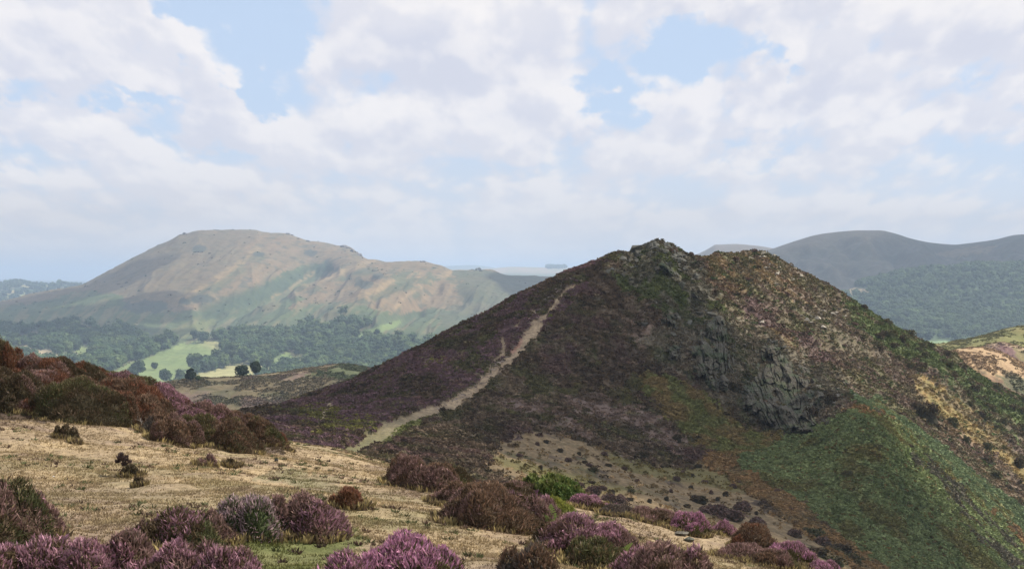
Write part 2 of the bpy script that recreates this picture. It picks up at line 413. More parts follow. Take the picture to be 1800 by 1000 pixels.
def grass_blades():
    s = FG; v_ = s.vis(20)
    w = v_ * (s.Y > 9) * (s.Y < 48) * (s.px > -150) * (s.px < 1950) / np.clip(s.Y / 14, 1, 9) ** 1.2
    n = 150000
    p, (r, c) = s.scatter(n, w.astype(float), rng)
    patch = fbm(p[:, 0] / .8, p[:, 1] / .8, 91, 3)
    keep = rng.random(n) < sst(.25, .6, patch) * .9 + .15; p, r, c, patch = p[keep], r[keep], c[keep], patch[keep]
    base = fcol[r, c]
    lum = base.sum(1, keepdims=True) / 3
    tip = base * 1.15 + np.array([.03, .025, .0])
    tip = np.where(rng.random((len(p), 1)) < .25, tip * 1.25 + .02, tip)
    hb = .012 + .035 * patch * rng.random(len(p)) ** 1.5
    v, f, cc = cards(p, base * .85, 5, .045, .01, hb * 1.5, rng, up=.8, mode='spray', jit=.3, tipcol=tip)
    
    # longer bents and litter round the feet of the bushes
    q = []
    for x, y, rx, ry in FEET:
        m = int(np.clip(260 * (rx + ry), 20, 900)); a = rng.random(m) * 6.28; k = .8 + .35 * rng.random(m); q.append(np.stack([x + rx * k * np.cos(a), y + ry * k * np.sin(a)], -1))
    q = np.concatenate(q); kx = np.clip(np.searchsorted(FG.px[0], CX + F * q[:, 0] / q[:, 1]), 0, FG.px.shape[1] - 1)
    z = np.array([np.interp(b, FG.Y[:, j], FG.Z[:, j]) for (a, b), j in zip(q, kx)]); q = np.column_stack([q, z])
    dk = rng.random((len(q), 1)) < .55; c1 = np.where(dk, [.10, .075, .045], [.24, .19, .085]) * (.7 + .6 * rng.random((len(q), 1)))
    w2 = cards(q, c1, 6, .05, .02, .07 + .07 * rng.random(len(q)), rng, up=1.1, mode='spray', jit=.3, tipcol=c1 * 1.5)
    # tiny heather seedlings and dead scraps speckling the turf
    p3, _ = s.scatter(4500, (v_ * (s.Y > 9) * (s.Y < 48) * (fbm(s.X / 1.2, s.Y / 1.2, 93, 3) > .52)).astype(float), rng)
    c3 = np.where(rng.random((len(p3), 1)) < .5, [.09, .06, .045], [.10, .11, .05]) * (.7 + .6 * rng.random((len(p3), 1)))
    w3 = cards(p3, c3, 14, .04 + .05 * rng.random(len(p3)), .02, .035 + .03 * rng.random(len(p3)), rng, up=.6, mode='spray', jit=.3)
    v, f, cc = join([(v, f, cc), w2, w3])
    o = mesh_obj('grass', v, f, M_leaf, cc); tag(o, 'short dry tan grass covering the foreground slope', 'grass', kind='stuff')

# ------------------------------------------------------------------ foreground bushes
PAL = {   # woody foliage colour, foliage 2, flower tip colour, flower 2, share of flower
 'purple': ((.07, .055, .03), (.11, .075, .045), (.45, .25, .31), (.30, .16, .19), .9),
 'vivid':  ((.05, .055, .02), (.09, .07, .03), (.50, .245, .36), (.34, .16, .225), .92),
 'pale':   ((.05, .075, .03), (.09, .10, .045), (.52, .38, .39), (.34, .23, .24), .75),
 'dusky':  ((.07, .052, .034), (.12, .08, .055), (.32, .195, .18), (.20, .125, .105), .82),
 'brown':  ((.07, .052, .032), (.12, .08, .052), (.24, .145, .095), (.165, .105, .07), .8),
 'rust':   ((.08, .042, .022), (.12, .06, .034), (.25, .11, .065), (.18, .085, .055), .85),
 'olive':  ((.055, .062, .028), (.09, .09, .04), (.16, .15, .065), (.15, .095, .06), .6),
 'dark':   ((.045, .04, .024), (.075, .06, .035), (.13, .08, .055), (.10, .08, .04), .6),
 'gorse':  ((.045, .07, .02), (.075, .11, .03), (.17, .19, .06), (.125, .15, .045), .9),
 'yellow': ((.10, .12, .03), (.16, .17, .04), (.28, .27, .06), (.2, .22, .05), .9),
 'grey':   ((.06, .055, .045), (.1, .085, .07), (.14, .11, .095), (.10, .075, .06), .7)}
def bush_mesh(w, h, dpth, kind, seed, mix=None, sprig=.06, dens=1.0):
    """low irregular shrub: overlapping domes of fine upright sprigs over a dark woody core; base centre at the origin"""
    g = np.random.default_rng(seed)
    pal = [np.array(x) * 1.13 for x in PAL[kind][:4]]; fl = PAL[kind][4]
    nl = int(np.clip(3 + w * 3.5, 4, 9)); lobes = [(np.array([0, 0, 0.]), .34 + .1 * g.random(), .92)]
    for i in range(nl - 1):
        a = 6.28 * (i + g.random() * .7) / (nl - 1); r = .2 + .2 * g.random(); lobes.append((np.array([r * math.cos(a), r * math.sin(a), 0]), .56 - r + .08 * g.random(), .38 + .55 * g.random()))
    LC = np.array([l[0] for l in lobes]) * [w, dpth, h]; LR = np.array([[l[1] * w, l[1] * dpth, l[2] * h] for l in lobes])
    ar = LR[:, 0] * LR[:, 1] + LR[:, 2] * (LR[:, 0] + LR[:, 1]) * .6
    n = int(np.clip(ar.sum() * 3.1 * 2600 * dens * (.06 / sprig) ** 1.5, 900, 42000))
    li = g.choice(len(lobes), n, p=ar / ar.sum())
    th = g.random(n) * 2 * np.pi; cz = g.random(n) ** .8; sn = np.sqrt(1 - cz * cz)
    dirn = np.stack([sn * np.cos(th), sn * np.sin(th), cz], -1); off = seed * 3.7
    shape = dirn.copy(); shape[:, 2] = cz ** 1.35
    rr = (.88 + .16 * g.random(n) ** .7) * (.86 + .28 * fbm(LC[li, 0] * 5 + dirn[:, 0] * 2.6 + off, dirn[:, 1] * 2.6 + dirn[:, 2] * 2, seed, 3))
    P = LC[li] + shape * rr[:, None] * LR[li]
    inside = np.zeros(n, bool)
    for k in range(len(lobes)):
        q = (P - LC[k]) / LR[k]; inside |= (q[:, 2] < .8 * np.clip(1 - (q[:, :2] ** 2).sum(1), 0, 1) ** .68) & (li != k)
    k_ = ~inside; P, dirn, li = P[k_], dirn[k_], li[k_]; n = len(P)
    P[:, 2] = np.maximum(P[:, 2], .01)
    D = dirn * np.array([.8, .8, .5]) + np.array([0, 0, .55]) + g.normal(size=(n, 3)) * .42
    D /= np.linalg.norm(D, axis=1, keepdims=True)
    S = np.cross(D, g.normal(size=(n, 3))); S /= np.linalg.norm(S, axis=1, keepdims=True)
    L = sprig * (.5 + 1.0 * g.random(n) ** 1.5)[:, None]; W = L * (.12 if kind != 'gorse' else .28)
    root, mid, tip = P - D * L * .9, P - D * L * .1, P + D * L * .5
    v = np.stack([root - S * W * .5, root + S * W * .5, mid + S * W, tip, mid - S * W], 1).reshape(-1, 3)
    b = np.arange(n)[:, None] * 5
    f = np.concatenate([b + [[0, 1, 2]], b + [[0, 2, 4]], b + [[4, 2, 3]]], 0)
    k1, k2 = g.random((n, 1)), g.random((n, 1))
    fol = pal[0] + (pal[1] - pal[0]) * k1; flo = pal[2] + (pal[3] - pal[2]) * k2
    pat = fbm(P[:, 0] * 4.2 + off, P[:, 1] * 4.2 + P[:, 2] * 4.2, seed + 7, 4)
    isf = (g.random(n) < fl * sst(.1, .55, P[:, 2] / h * .8 + (pat - .5) * 2.0 + .15))[:, None]
    if mix:
        m2 = [np.array(x) for x in PAL[mix][:4]]
        mk = (sst(.44, .56, fbm(P[:, 0] * 2.2 + off, P[:, 1] * 2.2 + P[:, 2] * 1.8, seed + 9, 3)) > g.random(n))[:, None]
        flo = np.where(mk, m2[2] + (m2[3] - m2[2]) * k2, flo); fol = np.where(mk, m2[0] + (m2[1] - m2[0]) * k1, fol)
    dry = (g.random((n, 1)) < .05); flo = np.where(dry, np.array([.26, .2, .15]), flo)
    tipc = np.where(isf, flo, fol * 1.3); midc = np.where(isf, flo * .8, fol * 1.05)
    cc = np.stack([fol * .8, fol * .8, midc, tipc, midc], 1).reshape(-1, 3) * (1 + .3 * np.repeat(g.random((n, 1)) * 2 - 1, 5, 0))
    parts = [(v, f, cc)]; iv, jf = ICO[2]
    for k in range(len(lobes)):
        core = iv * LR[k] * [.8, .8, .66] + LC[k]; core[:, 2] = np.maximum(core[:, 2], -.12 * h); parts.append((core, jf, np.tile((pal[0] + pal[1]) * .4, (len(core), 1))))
    return join(parts)
bush_seed = [100]
def bush(px, py, w, h, kind, label, group=None, mix=None, surf=None, name='heather_bush', cat='heather', depth=1.0, sprig=.045, dens=1.0, sink=.08):
    surf = surf or FG
    p = surf.at(px, min(py, 1200)); sc = p[1] / F; bush_seed[0] += 1
    w *= 1.05; W, H = w * sc, h * sc
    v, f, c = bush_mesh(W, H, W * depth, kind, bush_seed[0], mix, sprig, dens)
    o = mesh_obj(name, v, f, M_leaf, c); o.location = (p[0], p[1] + W * depth * .3, p[2] - sink * H)
    if surf is FG: FEET.append((p[0], p[1] + W * depth * .3, W * .5, W * depth * .5))
    tag(o, label, cat, group); return o
FEET = []

def fg_bushes():
    LB = 'heather bushes massed on the left bank'
    B = lambda *a, **k: bush(*a, **k)
    # left bank, back row first
    B(-70, 640, 120, 90, 'dark', 'dark heather clump cut by the left edge, tallest on the bank crest', LB, mix='rust')
    B(0, 655, 66, 62, 'rust', 'russet upright heather at the extreme top left corner of the bank', LB, mix='olive')
    B(48, 670, 100, 52, 'dusky', 'dusky pink heather just below the russet corner bush', LB, mix='rust')
    B(92, 668, 95, 46, 'rust', 'red brown heather on the crest beside a pale stony gap', LB, mix='dark')
    B(140, 684, 100, 54, 'dark', 'dark red heather hump breaking the skyline below the wooded slope', LB, mix='rust')
    B(188, 690, 90, 44, 'olive', 'olive heather with pink right flank on the bank crest', LB, mix='purple')
    B(238, 706, 110, 52, 'olive', 'broad olive green heather mound below the pale field', LB, mix='dark')
    B(282, 722, 90, 54, 'purple', 'bright pink heather strip running down the back of the bank', LB, mix='rust')
    B(302, 722, 44, 36, 'olive', 'small dark olive tuft ending the high part of the bank', LB)
    B(70, 700, 120, 54, 'dusky', 'mauve flowering heather streak in the middle of the bank', LB, mix='rust')
    B(-10, 708, 130, 74, 'dusky', 'dusky purple heather filling the left edge of the bank', LB, mix='dark')
    B(28, 722, 90, 74, 'dark', 'blackish brown heather at the left edge', LB, mix='dusky')
    B(135, 712, 110, 60, 'brown', 'brown heather behind the big dark dome', LB, mix='olive')
    B(210, 722, 120, 66, 'rust', 'large rust coloured heather dome on the bank', LB, mix='brown')
    B(72, 728, 90, 40, 'rust', 'low reddish heather beside the bleached twigs', LB, mix='dusky')
    B(25, 722, 60, 26, 'dusky', 'low wine red fringe at the foot of the left edge bushes', LB)
    B(130, 742, 150, 86, 'dark', 'big dark green brown heather dome nearest the tan turf', LB, mix='olive')
    B(196, 742, 90, 62, 'rust', 'rust brown heather leaning against the big dark dome', LB, mix='brown')
    B(252, 742, 90, 54, 'brown', 'brown heather with rusty crown right of the rust dome', LB, mix='rust')
    B(272, 760, 66, 34, 'grey', 'grey brown low heather at the gap between the two bank clusters', LB, mix='brown')
    B(300, 778, 84, 56, 'brown', 'brown heather at the left end of the lower bank cluster', LB, mix='dusky')
    B(345, 760, 110, 62, 'dusky', 'dusky pink heather topping the lower bank cluster', LB, mix='purple')
    B(352, 780, 90, 62, 'brown', 'brown and olive heather in the middle of the lower cluster', LB, mix='olive')
    B(398, 770, 90, 60, 'brown', 'tall brown heather behind the front green based one', LB, mix='dusky')
    B(405, 790, 92, 60, 'olive', 'heather with green base spilling onto the turf', LB, mix='brown')
    B(450, 780, 84, 56, 'brown', 'brown heather on the crest near the end of the bank', LB, mix='olive')
    B(472, 782, 50, 46, 'rust', 'last russet heather at the right end of the bank', LB, mix='dark')
    B(506, 792, 16, 10, 'brown', 'tiny brown sprig just right of the bank end')
    # on the turf
    B(112, 772, 36, 30, 'dark', 'small dark olive heather tuft alone on the turf below the big dome')
    B(130, 780, 18, 8, 'brown', 'flat brown scrap beside the small olive tuft')
    B(228, 840, 34, 28, 'dark', 'small dark bushy tuft at the foot of the leggy twigs')
    B(244, 856, 18, 20, 'dark', 'smallest dark tuft right below the leggy twigs')
    B(352, 818, 22, 14, 'dusky', 'left lobe of the low wine brown tuft in mid turf')
    B(368, 818, 22, 24, 'dusky', 'upright wine brown tuft in the middle of the turf')
    B(405, 820, 24, 16, 'dark', 'slanting dark tuft right of the wine brown one')
    B(-50, 965, 210, 145, 'dusky', 'large dark purple heather cut by the left edge, green at its foot', mix='olive')
    B(48, 948, 92, 98, 'dusky', 'lower right shoulder of the dark purple heather at the left edge', mix='purple')
    R = 'purple heather drifts along the bottom edge'
    B(-20, 1030, 120, 80, 'purple', 'mauve heather in the bottom left corner', R)
    B(55, 1030, 140, 88, 'purple', 'mauve drift right of the corner clump, in front of the dark left bush', R)
    B(140, 1034, 120, 96, 'purple', 'pinkish heather drift with a flat top at the bottom edge', R, mix='pale')
    B(215, 1020, 130, 98, 'purple', 'mauve heather below the greenish mound', R, mix='dusky')
    B(250, 955, 70, 48, 'olive', 'greenish brown heather at the back of the bottom drift', R, mix='dusky')
    B(305, 965, 150, 76, 'olive', 'broad green and brown heather mound with a mauve crest', R, mix='purple')
    B(365, 960, 90, 66, 'dusky', 'brown purple heather left of the pale pink one', R, mix='purple')
    B(300, 1030, 140, 86, 'purple', 'deep mauve heather in the bottom drift below the green mound', R, mix='dusky')
    B(380, 1036, 130, 82, 'dusky', 'dark brown mauve heather at the right end of the bottom drift', R, mix='purple')
    B(435, 1045, 66, 60, 'purple', 'small mauve heather beside the bright green turf', R)
    B(438, 942, 122, 82, 'pale', 'pale pink heather with green base in mid foreground', mix='pale')
    B(530, 942, 130, 84, 'dusky', 'dusky purple heather joined to the right of the pale pink one', mix='purple')
    B(612, 892, 68, 42, 'rust', 'rust red heather standing alone on the turf')
    B(708, 1040, 190, 112, 'vivid', 'brightest magenta heather dome at the bottom edge')
    B(600, 1045, 110, 84, 'vivid', 'magenta heather left of the brightest dome', mix='purple')
    # middle cluster
    B(718, 858, 96, 66, 'dusky', 'brown pink heather dome at the left end of the middle row', mix='brown')
    B(765, 864, 84, 56, 'brown', 'brown heather behind the left dome of the middle row', mix='dusky')
    B(805, 850, 56, 34, 'olive', 'olive heather showing over the middle row', mix='dark')
    B(800, 888, 90, 44, 'dusky', 'low brown heather fringe between the two domes', mix='brown')
    B(855, 926, 160, 92, 'brown', 'largest brown purple heather dome in the middle row, dark at its base', mix='dusky')
    B(902, 926, 90, 70, 'dusky', 'mauve tinted heather at the right shoulder of the largest dome', mix='purple')
    B(942, 935, 90, 68, 'dusky', 'brown heather between the largest dome and the fern', mix='purple')
    B(905, 872, 90, 28, 'dusky', 'distant low dusky heather behind the largest dome', mix='dark')
    B(975, 882, 100, 54, 'gorse', 'bright green gorse bush in the middle row', name='gorse_bush', cat='gorse', sprig=.08)
    B(1015, 884, 44, 30, 'gorse', 'lower right lobe of green gorse beside purple heather', name='gorse_bush', cat='gorse', sprig=.08)
    B(972, 905, 66, 36, 'yellow', 'yellow green dwarf gorse in front of the gorse', name='gorse_bush', cat='gorse')
    B(945, 880, 60, 20, 'vivid', 'purple heather strip just below the gorse')
    B(1032, 894, 56, 26, 'vivid', 'bright purple heather at the top of the tan hump', mix='purple')
    B(1068, 898, 50, 12, 'purple', 'low mauve heather along the back of the tan hump')
    B(1085, 906, 60, 20, 'grey', 'grey brown heather behind the tan hump')
    B(1130, 912, 80, 22, 'dusky', 'dark pink heather line beyond the yellow turf')
    B(1165, 912, 60, 18, 'dusky', 'low dusky heather left of the domed purple one')
    # right cluster
    B(1010, 975, 130, 80, 'dusky', 'mauve brown heather below the fern', mix='purple')
    B(975, 965, 70, 50, 'brown', 'dark brown heather at the foot of the fern', mix='dark')
    B(1075, 985, 130, 78, 'purple', 'mauve heather with dark green base below the tan hump', mix='dusky')
    B(1050, 1000, 120, 60, 'dark', 'dark green base growth under the mauve heather', mix='olive')
    B(942, 1040, 120, 92, 'grey', 'grey brown heather at the bottom edge right of centre', mix='brown')
    B(1120, 1030, 110, 72, 'dusky', 'dusky heather left half of the big bottom dome', mix='purple')
    B(1168, 1045, 150, 100, 'dusky', 'big dusky mauve heather dome at the bottom edge', mix='purple')
    B(1206, 936, 80, 40, 'vivid', 'pink purple heather dome in yellow green turf')
    B(1238, 934, 40, 18, 'purple', 'low mauve lobe right of the pink purple dome')
    B(1274, 938, 52, 30, 'purple', 'small pink heather right of the domed one', mix='vivid')
    B(1335, 972, 86, 56, 'brown', 'brown red heather mound in the right cluster', mix='rust')
    B(1305, 985, 90, 30, 'dusky', 'low brown pink heather in front of the brown red mound')
    B(1355, 1000, 80, 40, 'dusky', 'dusky heather between brown red mound and bright pink one', mix='brown')
    B(1395, 992, 90, 44, 'vivid', 'bright pink heather at the right end of the foreground', mix='purple')
    B(1445, 1010, 70, 26, 'vivid', 'low pink heather touching the bottom edge on the right', mix='purple')
    B(1500, 1030, 70, 30, 'dusky', 'last low heather at the bottom right of the slope')
    B(1380, 1000, 60, 22, 'olive', 'yellow olive scrap of heath in front of the bright pink heather')
fg_bushes()
grass_blades()

def tube(pts, r0, r1, col, n=5):
    pts = np.array(pts, float); K = len(pts); rs = np.linspace(r0, r1, K); V = []
    for i in range(K):
        d = pts[min(i+1, K-1)] - pts[max(i-1, 0)]; d /= np.linalg.norm(d) + 1e-9
        a = np.cross(d, [.3, .9, .2]); a /= np.linalg.norm(a); b = np.cross(d, a)
        for k in range(n):
            t = 2 * np.pi * k / n; V.append(pts[i] + rs[i] * (a * math.cos(t) + b * math.sin(t)))
    f = [[i*n+k, i*n+(k+1) % n, (i+1)*n+(k+1) % n] for i in range(K-1) for k in range(n)] + [[i*n+k, (i+1)*n+(k+1) % n, (i+1)*n+k] for i in range(K-1) for k in range(n)]
    return np.array(V), np.array(f), np.tile(np.array(col, float), (len(V), 1))
def twigs(px, py, h, n, col, label, lean=(0, 0), name='dead_twigs', seed=1):
    p = FG.at(px, py); sc = p[1] / F; g = np.random.default_rng(seed); parts = []
    for i in range(n):
        a = np.array([g.normal() * .03, g.normal() * .03, -.01]); d = np.array([lean[0] + g.normal() * .5, g.normal() * .4, 1.0 + lean[1]]); d /= np.linalg.norm(d)
        H = h * sc * (.5 + .6 * g.random()); m = a + d * H * .5 + g.normal(size=3) * H * .07; e = a + d * H + g.normal(size=3) * H * .12
        parts.append(tube([a, m, e], .006, .002, col, 4))
        for j in range(2):
            e2 = m + (e - m) * .4 * j + g.normal(size=3) * H * .25 + np.array([0, 0, H * .12]); parts.append(tube([m + (e - m) * .4 * j, e2], .003, .0015, col, 3))
    o = mesh_obj(name, *[join(parts)[0], join(parts)[1]], M_wood, join(parts)[2]); o.location = p
    return tag(o, label, 'dead twigs')
def dead_shrub():
    p = FG.at(222, 838); sc = p[1] / F; rt = empty('leggy_heather', p)
    tag(rt, 'leggy half dead heather with bare forked stem on the tan turf', 'heather')
    st = []
    for a, b, c in [((-14, 0), (-6, 12), (0, 30)), ((-10, 0), (-5, 14), (-2, 36)), ((-4, 2), (0, 18), (-10, 34)), ((0, 18), (6, 22), (10, 16))]:
        st.append(tube([(q[0] * sc, 0, q[1] * sc) for q in (a, b, c)], .008, .003, (.12, .09, .07), 5))
    v, f, c = join(st); mesh_obj('stem', v, f, M_wood, c, rt)
    g = np.random.default_rng(5); cen = np.array([[(-4 + g.normal() * 6) * sc, g.normal() * .04, (32 + g.normal() * 6) * sc] for _ in range(16)])
    v, f, c = cards(cen, np.tile([.08, .055, .05], (16, 1)), 26, .035, .035, .05, g, up=1, mode='spray'); mesh_obj('foliage', v, f, M_leaf, c, rt)
dead_shrub()
twigs(8, 716, 22, 7, (.42, .38, .34), 'bleached grey twigs at the left edge under the bank', (.3, -.2), seed=3)
twigs(252, 752, 24, 9, (.38, .34, .31), 'pale dead twigs at the gap between the bank clusters', (-.2, 0), seed=4)
def fern(px, py, hpx, label, seed):
    p = FG.at(px, py); sc = p[1] / F; g = np.random.default_rng(seed); rt = empty('bracken_fern', (p[0], p[1] - .25, p[2]))
    tag(rt, label, 'fern')
    for fr in range(4):
        a = g.random() * 6.28; H = hpx * sc * (.7 + .4 * g.random()); ax = []; parts = []
        lean = np.array([math.cos(a), math.sin(a) * .5]) * H * .45
        for i in range(9):
            t = i / 8; ax.append(np.array([lean[0] * t ** 1.6, lean[1] * t ** 1.6, H * (t - .22 * t ** 3)]))
        parts.append(tube(ax, .005, .002, (.22, .25, .06), 4))
        V, Fc = [], []
        side = np.cross(ax[-1] - ax[0], [0, 1, 0.2]); side /= np.linalg.norm(side)
        for i in np.linspace(.25, .97, 10):
            q = np.array([np.interp(i * 8, range(9), [x[k] for x in ax]) for k in range(3)]); L = H * .3 * (1.1 - i)
            for sg in (-1, 1):
                e = q + side * sg * L + np.array([0, 0, L * .25]); b = len(V); w = np.array([0, 0, .007])
                V += [q - w, q + w, (q + e) / 2 + w * 1.3, e, (q + e) / 2 - w * 1.3]; Fc += [[b, b+1, b+2], [b, b+2, b+4], [b+4, b+2, b+3]]
        parts.append((np.array(V), np.array(Fc), np.tile([.26, .34, .10], (len(V), 1))))
        v, f, c = join(parts); mesh_obj('frond', v, f, M_leaf, c, rt)
fern(962, 945, 46, 'light green bracken fern rising between two brown heathers', 11)
fern(968, 935, 62, 'tall yellow green bracken frond beside the dwarf gorse', 12)
fern(1090, 985, 44, 'grey green bracken frond in the mauve heather at the bottom', 13)

# small stones
def hull_rock(g, size, n=14, flat=1.0):
    import bmesh
    bm = bmesh.new()
    for _ in range(n):
        q = g.normal(size=3); q /= np.linalg.norm(q); bm.verts.new(q * size * (.75 + .35 * g.random()) * np.array([1, 1, flat]))
    r = bmesh.ops.convex_hull(bm, input=bm.verts)
    bmesh.ops.delete(bm, geom=[e for e in r['geom_interior'] if isinstance(e, bmesh.types.BMVert)], context='VERTS')
    bmesh.ops.triangulate(bm, faces=bm.faces); bm.verts.index_update()
    v = np.array([x.co[:] for x in bm.verts]); f = np.array([[q.index for q in p.verts] for p in bm.faces]); bm.free(); return v, f
def stone(px, py, w, h, col, label, seed):
    p = FG.at(px, py); sc = p[1] / F; g = np.random.default_rng(seed)
    v, f = hull_rock(g, 1.0, 22); v = v * np.array([w * sc / 2, w * sc / 2, h * sc / 2])
    o = mesh_obj('stone', v, f, M_rock, np.tile(np.array(col, float), (len(v), 1))); o.location = (p[0], p[1], p[2] + h * sc * .3); tag(o, label, 'stone')
stone(486, 811, 8, 7, (.02, .02, .022), 'small black stone lying alone on the tan turf', 1)
stone(1198, 940, 30, 9, (.10, .09, .07), 'flat grey green rock on the crest of the tan hump', 2)
stone(1212, 950, 22, 9, (.075, .075, .055), 'dark lichened rock just below the flat rock on the hump', 3)
stone(94, 838, 4, 3, (.55, .52, .5), 'tiny white stone on the turf right of the large dark purple heather', 4)
stone(146, 845, 4, 3, (.5, .48, .45), 'tiny pale stone in the grass right of the white one', 5)

# ================================================================== MAIN HILL
hx = np.concatenate([np.arange(150, 400, 6), np.arange(400, 1860, 1.55), np.arange(1860, 2300, 7)])
SIL = [(150, 800), (300, 765), (470, 722), (520, 700), (600, 672), (650, 650), (700, 625), (760, 595), (800, 572), (850, 550), (900, 520), (950, 497), (1000, 473), (1050, 455), (1085, 441), (1115, 441), (1130, 432), (1155, 426), (1180, 430), (1200, 441), (1218, 448), (1240, 449), (1262, 441), (1290, 443), (1310, 438), (1340, 440), (1365, 450), (1385, 462), (1420, 480), (1460, 500), (1500, 525), (1550, 558), (1600, 585), (1650, 608), (1676, 618), (1700, 642), (1730, 662), (1760, 678), (1800, 698), (1900, 750), (2300, 980)]
HL = [(110, [(150, 960), (400, 890), (620, 850), (800, 930), (1000, 1020), (1500, 1300), (1800, 1400), (2300, 1500)]),
      (200, [(150, 850), (400, 800), (480, 778), (620, 790), (800, 818), (1000, 880), (1200, 945), (1400, 1020), (1500, 1070), (1800, 1210), (2300, 1350)]),
      (255, [(150, 830), (300, 790), (480, 748), (620, 764), (800, 775), (900, 795), (1000, 822), (1200, 870), (1400, 912), (1500, 945), (1700, 1030), (1800, 1090), (2300, 1270)]),
      (310, [(150, 815), (300, 780), (480, 735), (620, 722), (800, 694), (900, 700), (1000, 712), (1100, 735), (1200, 756), (1300, 772), (1380, 770), (1440, 745), (1500, 724), (1550, 745), (1600, 790), (1700, 868), (1800, 945), (2300, 1210)]),
      ([(150, 330), (480, 330), (800, 345), (1155, 362), (1400, 372), (1500, 365), (1800, 350), (2300, 350)],
       [(150, 806), (300, 770), (470, 727), (600, 688), (700, 655), (800, 622), (900, 585), (1000, 562), (1155, 570), (1250, 590), (1330, 630), (1400, 650), (1480, 672), (1540, 712), (1600, 752), (1700, 822), (1800, 892), (2300, 1170)]),
      ([(150, 360), (480, 358), (800, 385), (1000, 405), (1155, 425), (1300, 462), (1400, 460), (1500, 455), (1800, 450), (2300, 450)], SIL),
      ([(150, 420), (800, 450), (1155, 490), (1300, 520), (2300, 520)], [(p, y + 30 + 25 * (p > 200)) for p, y in SIL]),
      (620, [(p, y + 190) for p, y in SIL]),
      (760, [(p, 1050) for p, y in SIL])]
PATH = [(x, y, w * .46) for x, y, w in [(585, 812, 30), (606, 801, 30), (628, 789, 28), (660, 774, 25), (700, 755, 23), (750, 730, 21), (800, 703, 20), (840, 675, 18), (866, 650, 17), (885, 630, 17), (900, 610, 18), (915, 590, 20), (932, 568, 20), (945, 550, 18), (960, 530, 15), (975, 512, 12), (990, 497, 9), (1004, 487, 4)]]
BRAID = [[(868, 645, 4), (861, 634, 4), (872, 616, 4), (886, 600, 7), (886, 586, 8), (882, 577, 5)], [(935, 524, 5), (948, 536, 6), (958, 540, 6)], [(906, 560, 3), (916, 549, 3), (930, 545, 7)],
         [(1004, 487, 2.2), (1022, 479, 2.2)], [(1062, 459, 2), (1080, 450, 3), (1090, 446, 2)]]
SCAR = [(583, 711, 2), (577, 725, 5), (568, 740, 6), (560, 752, 5)]
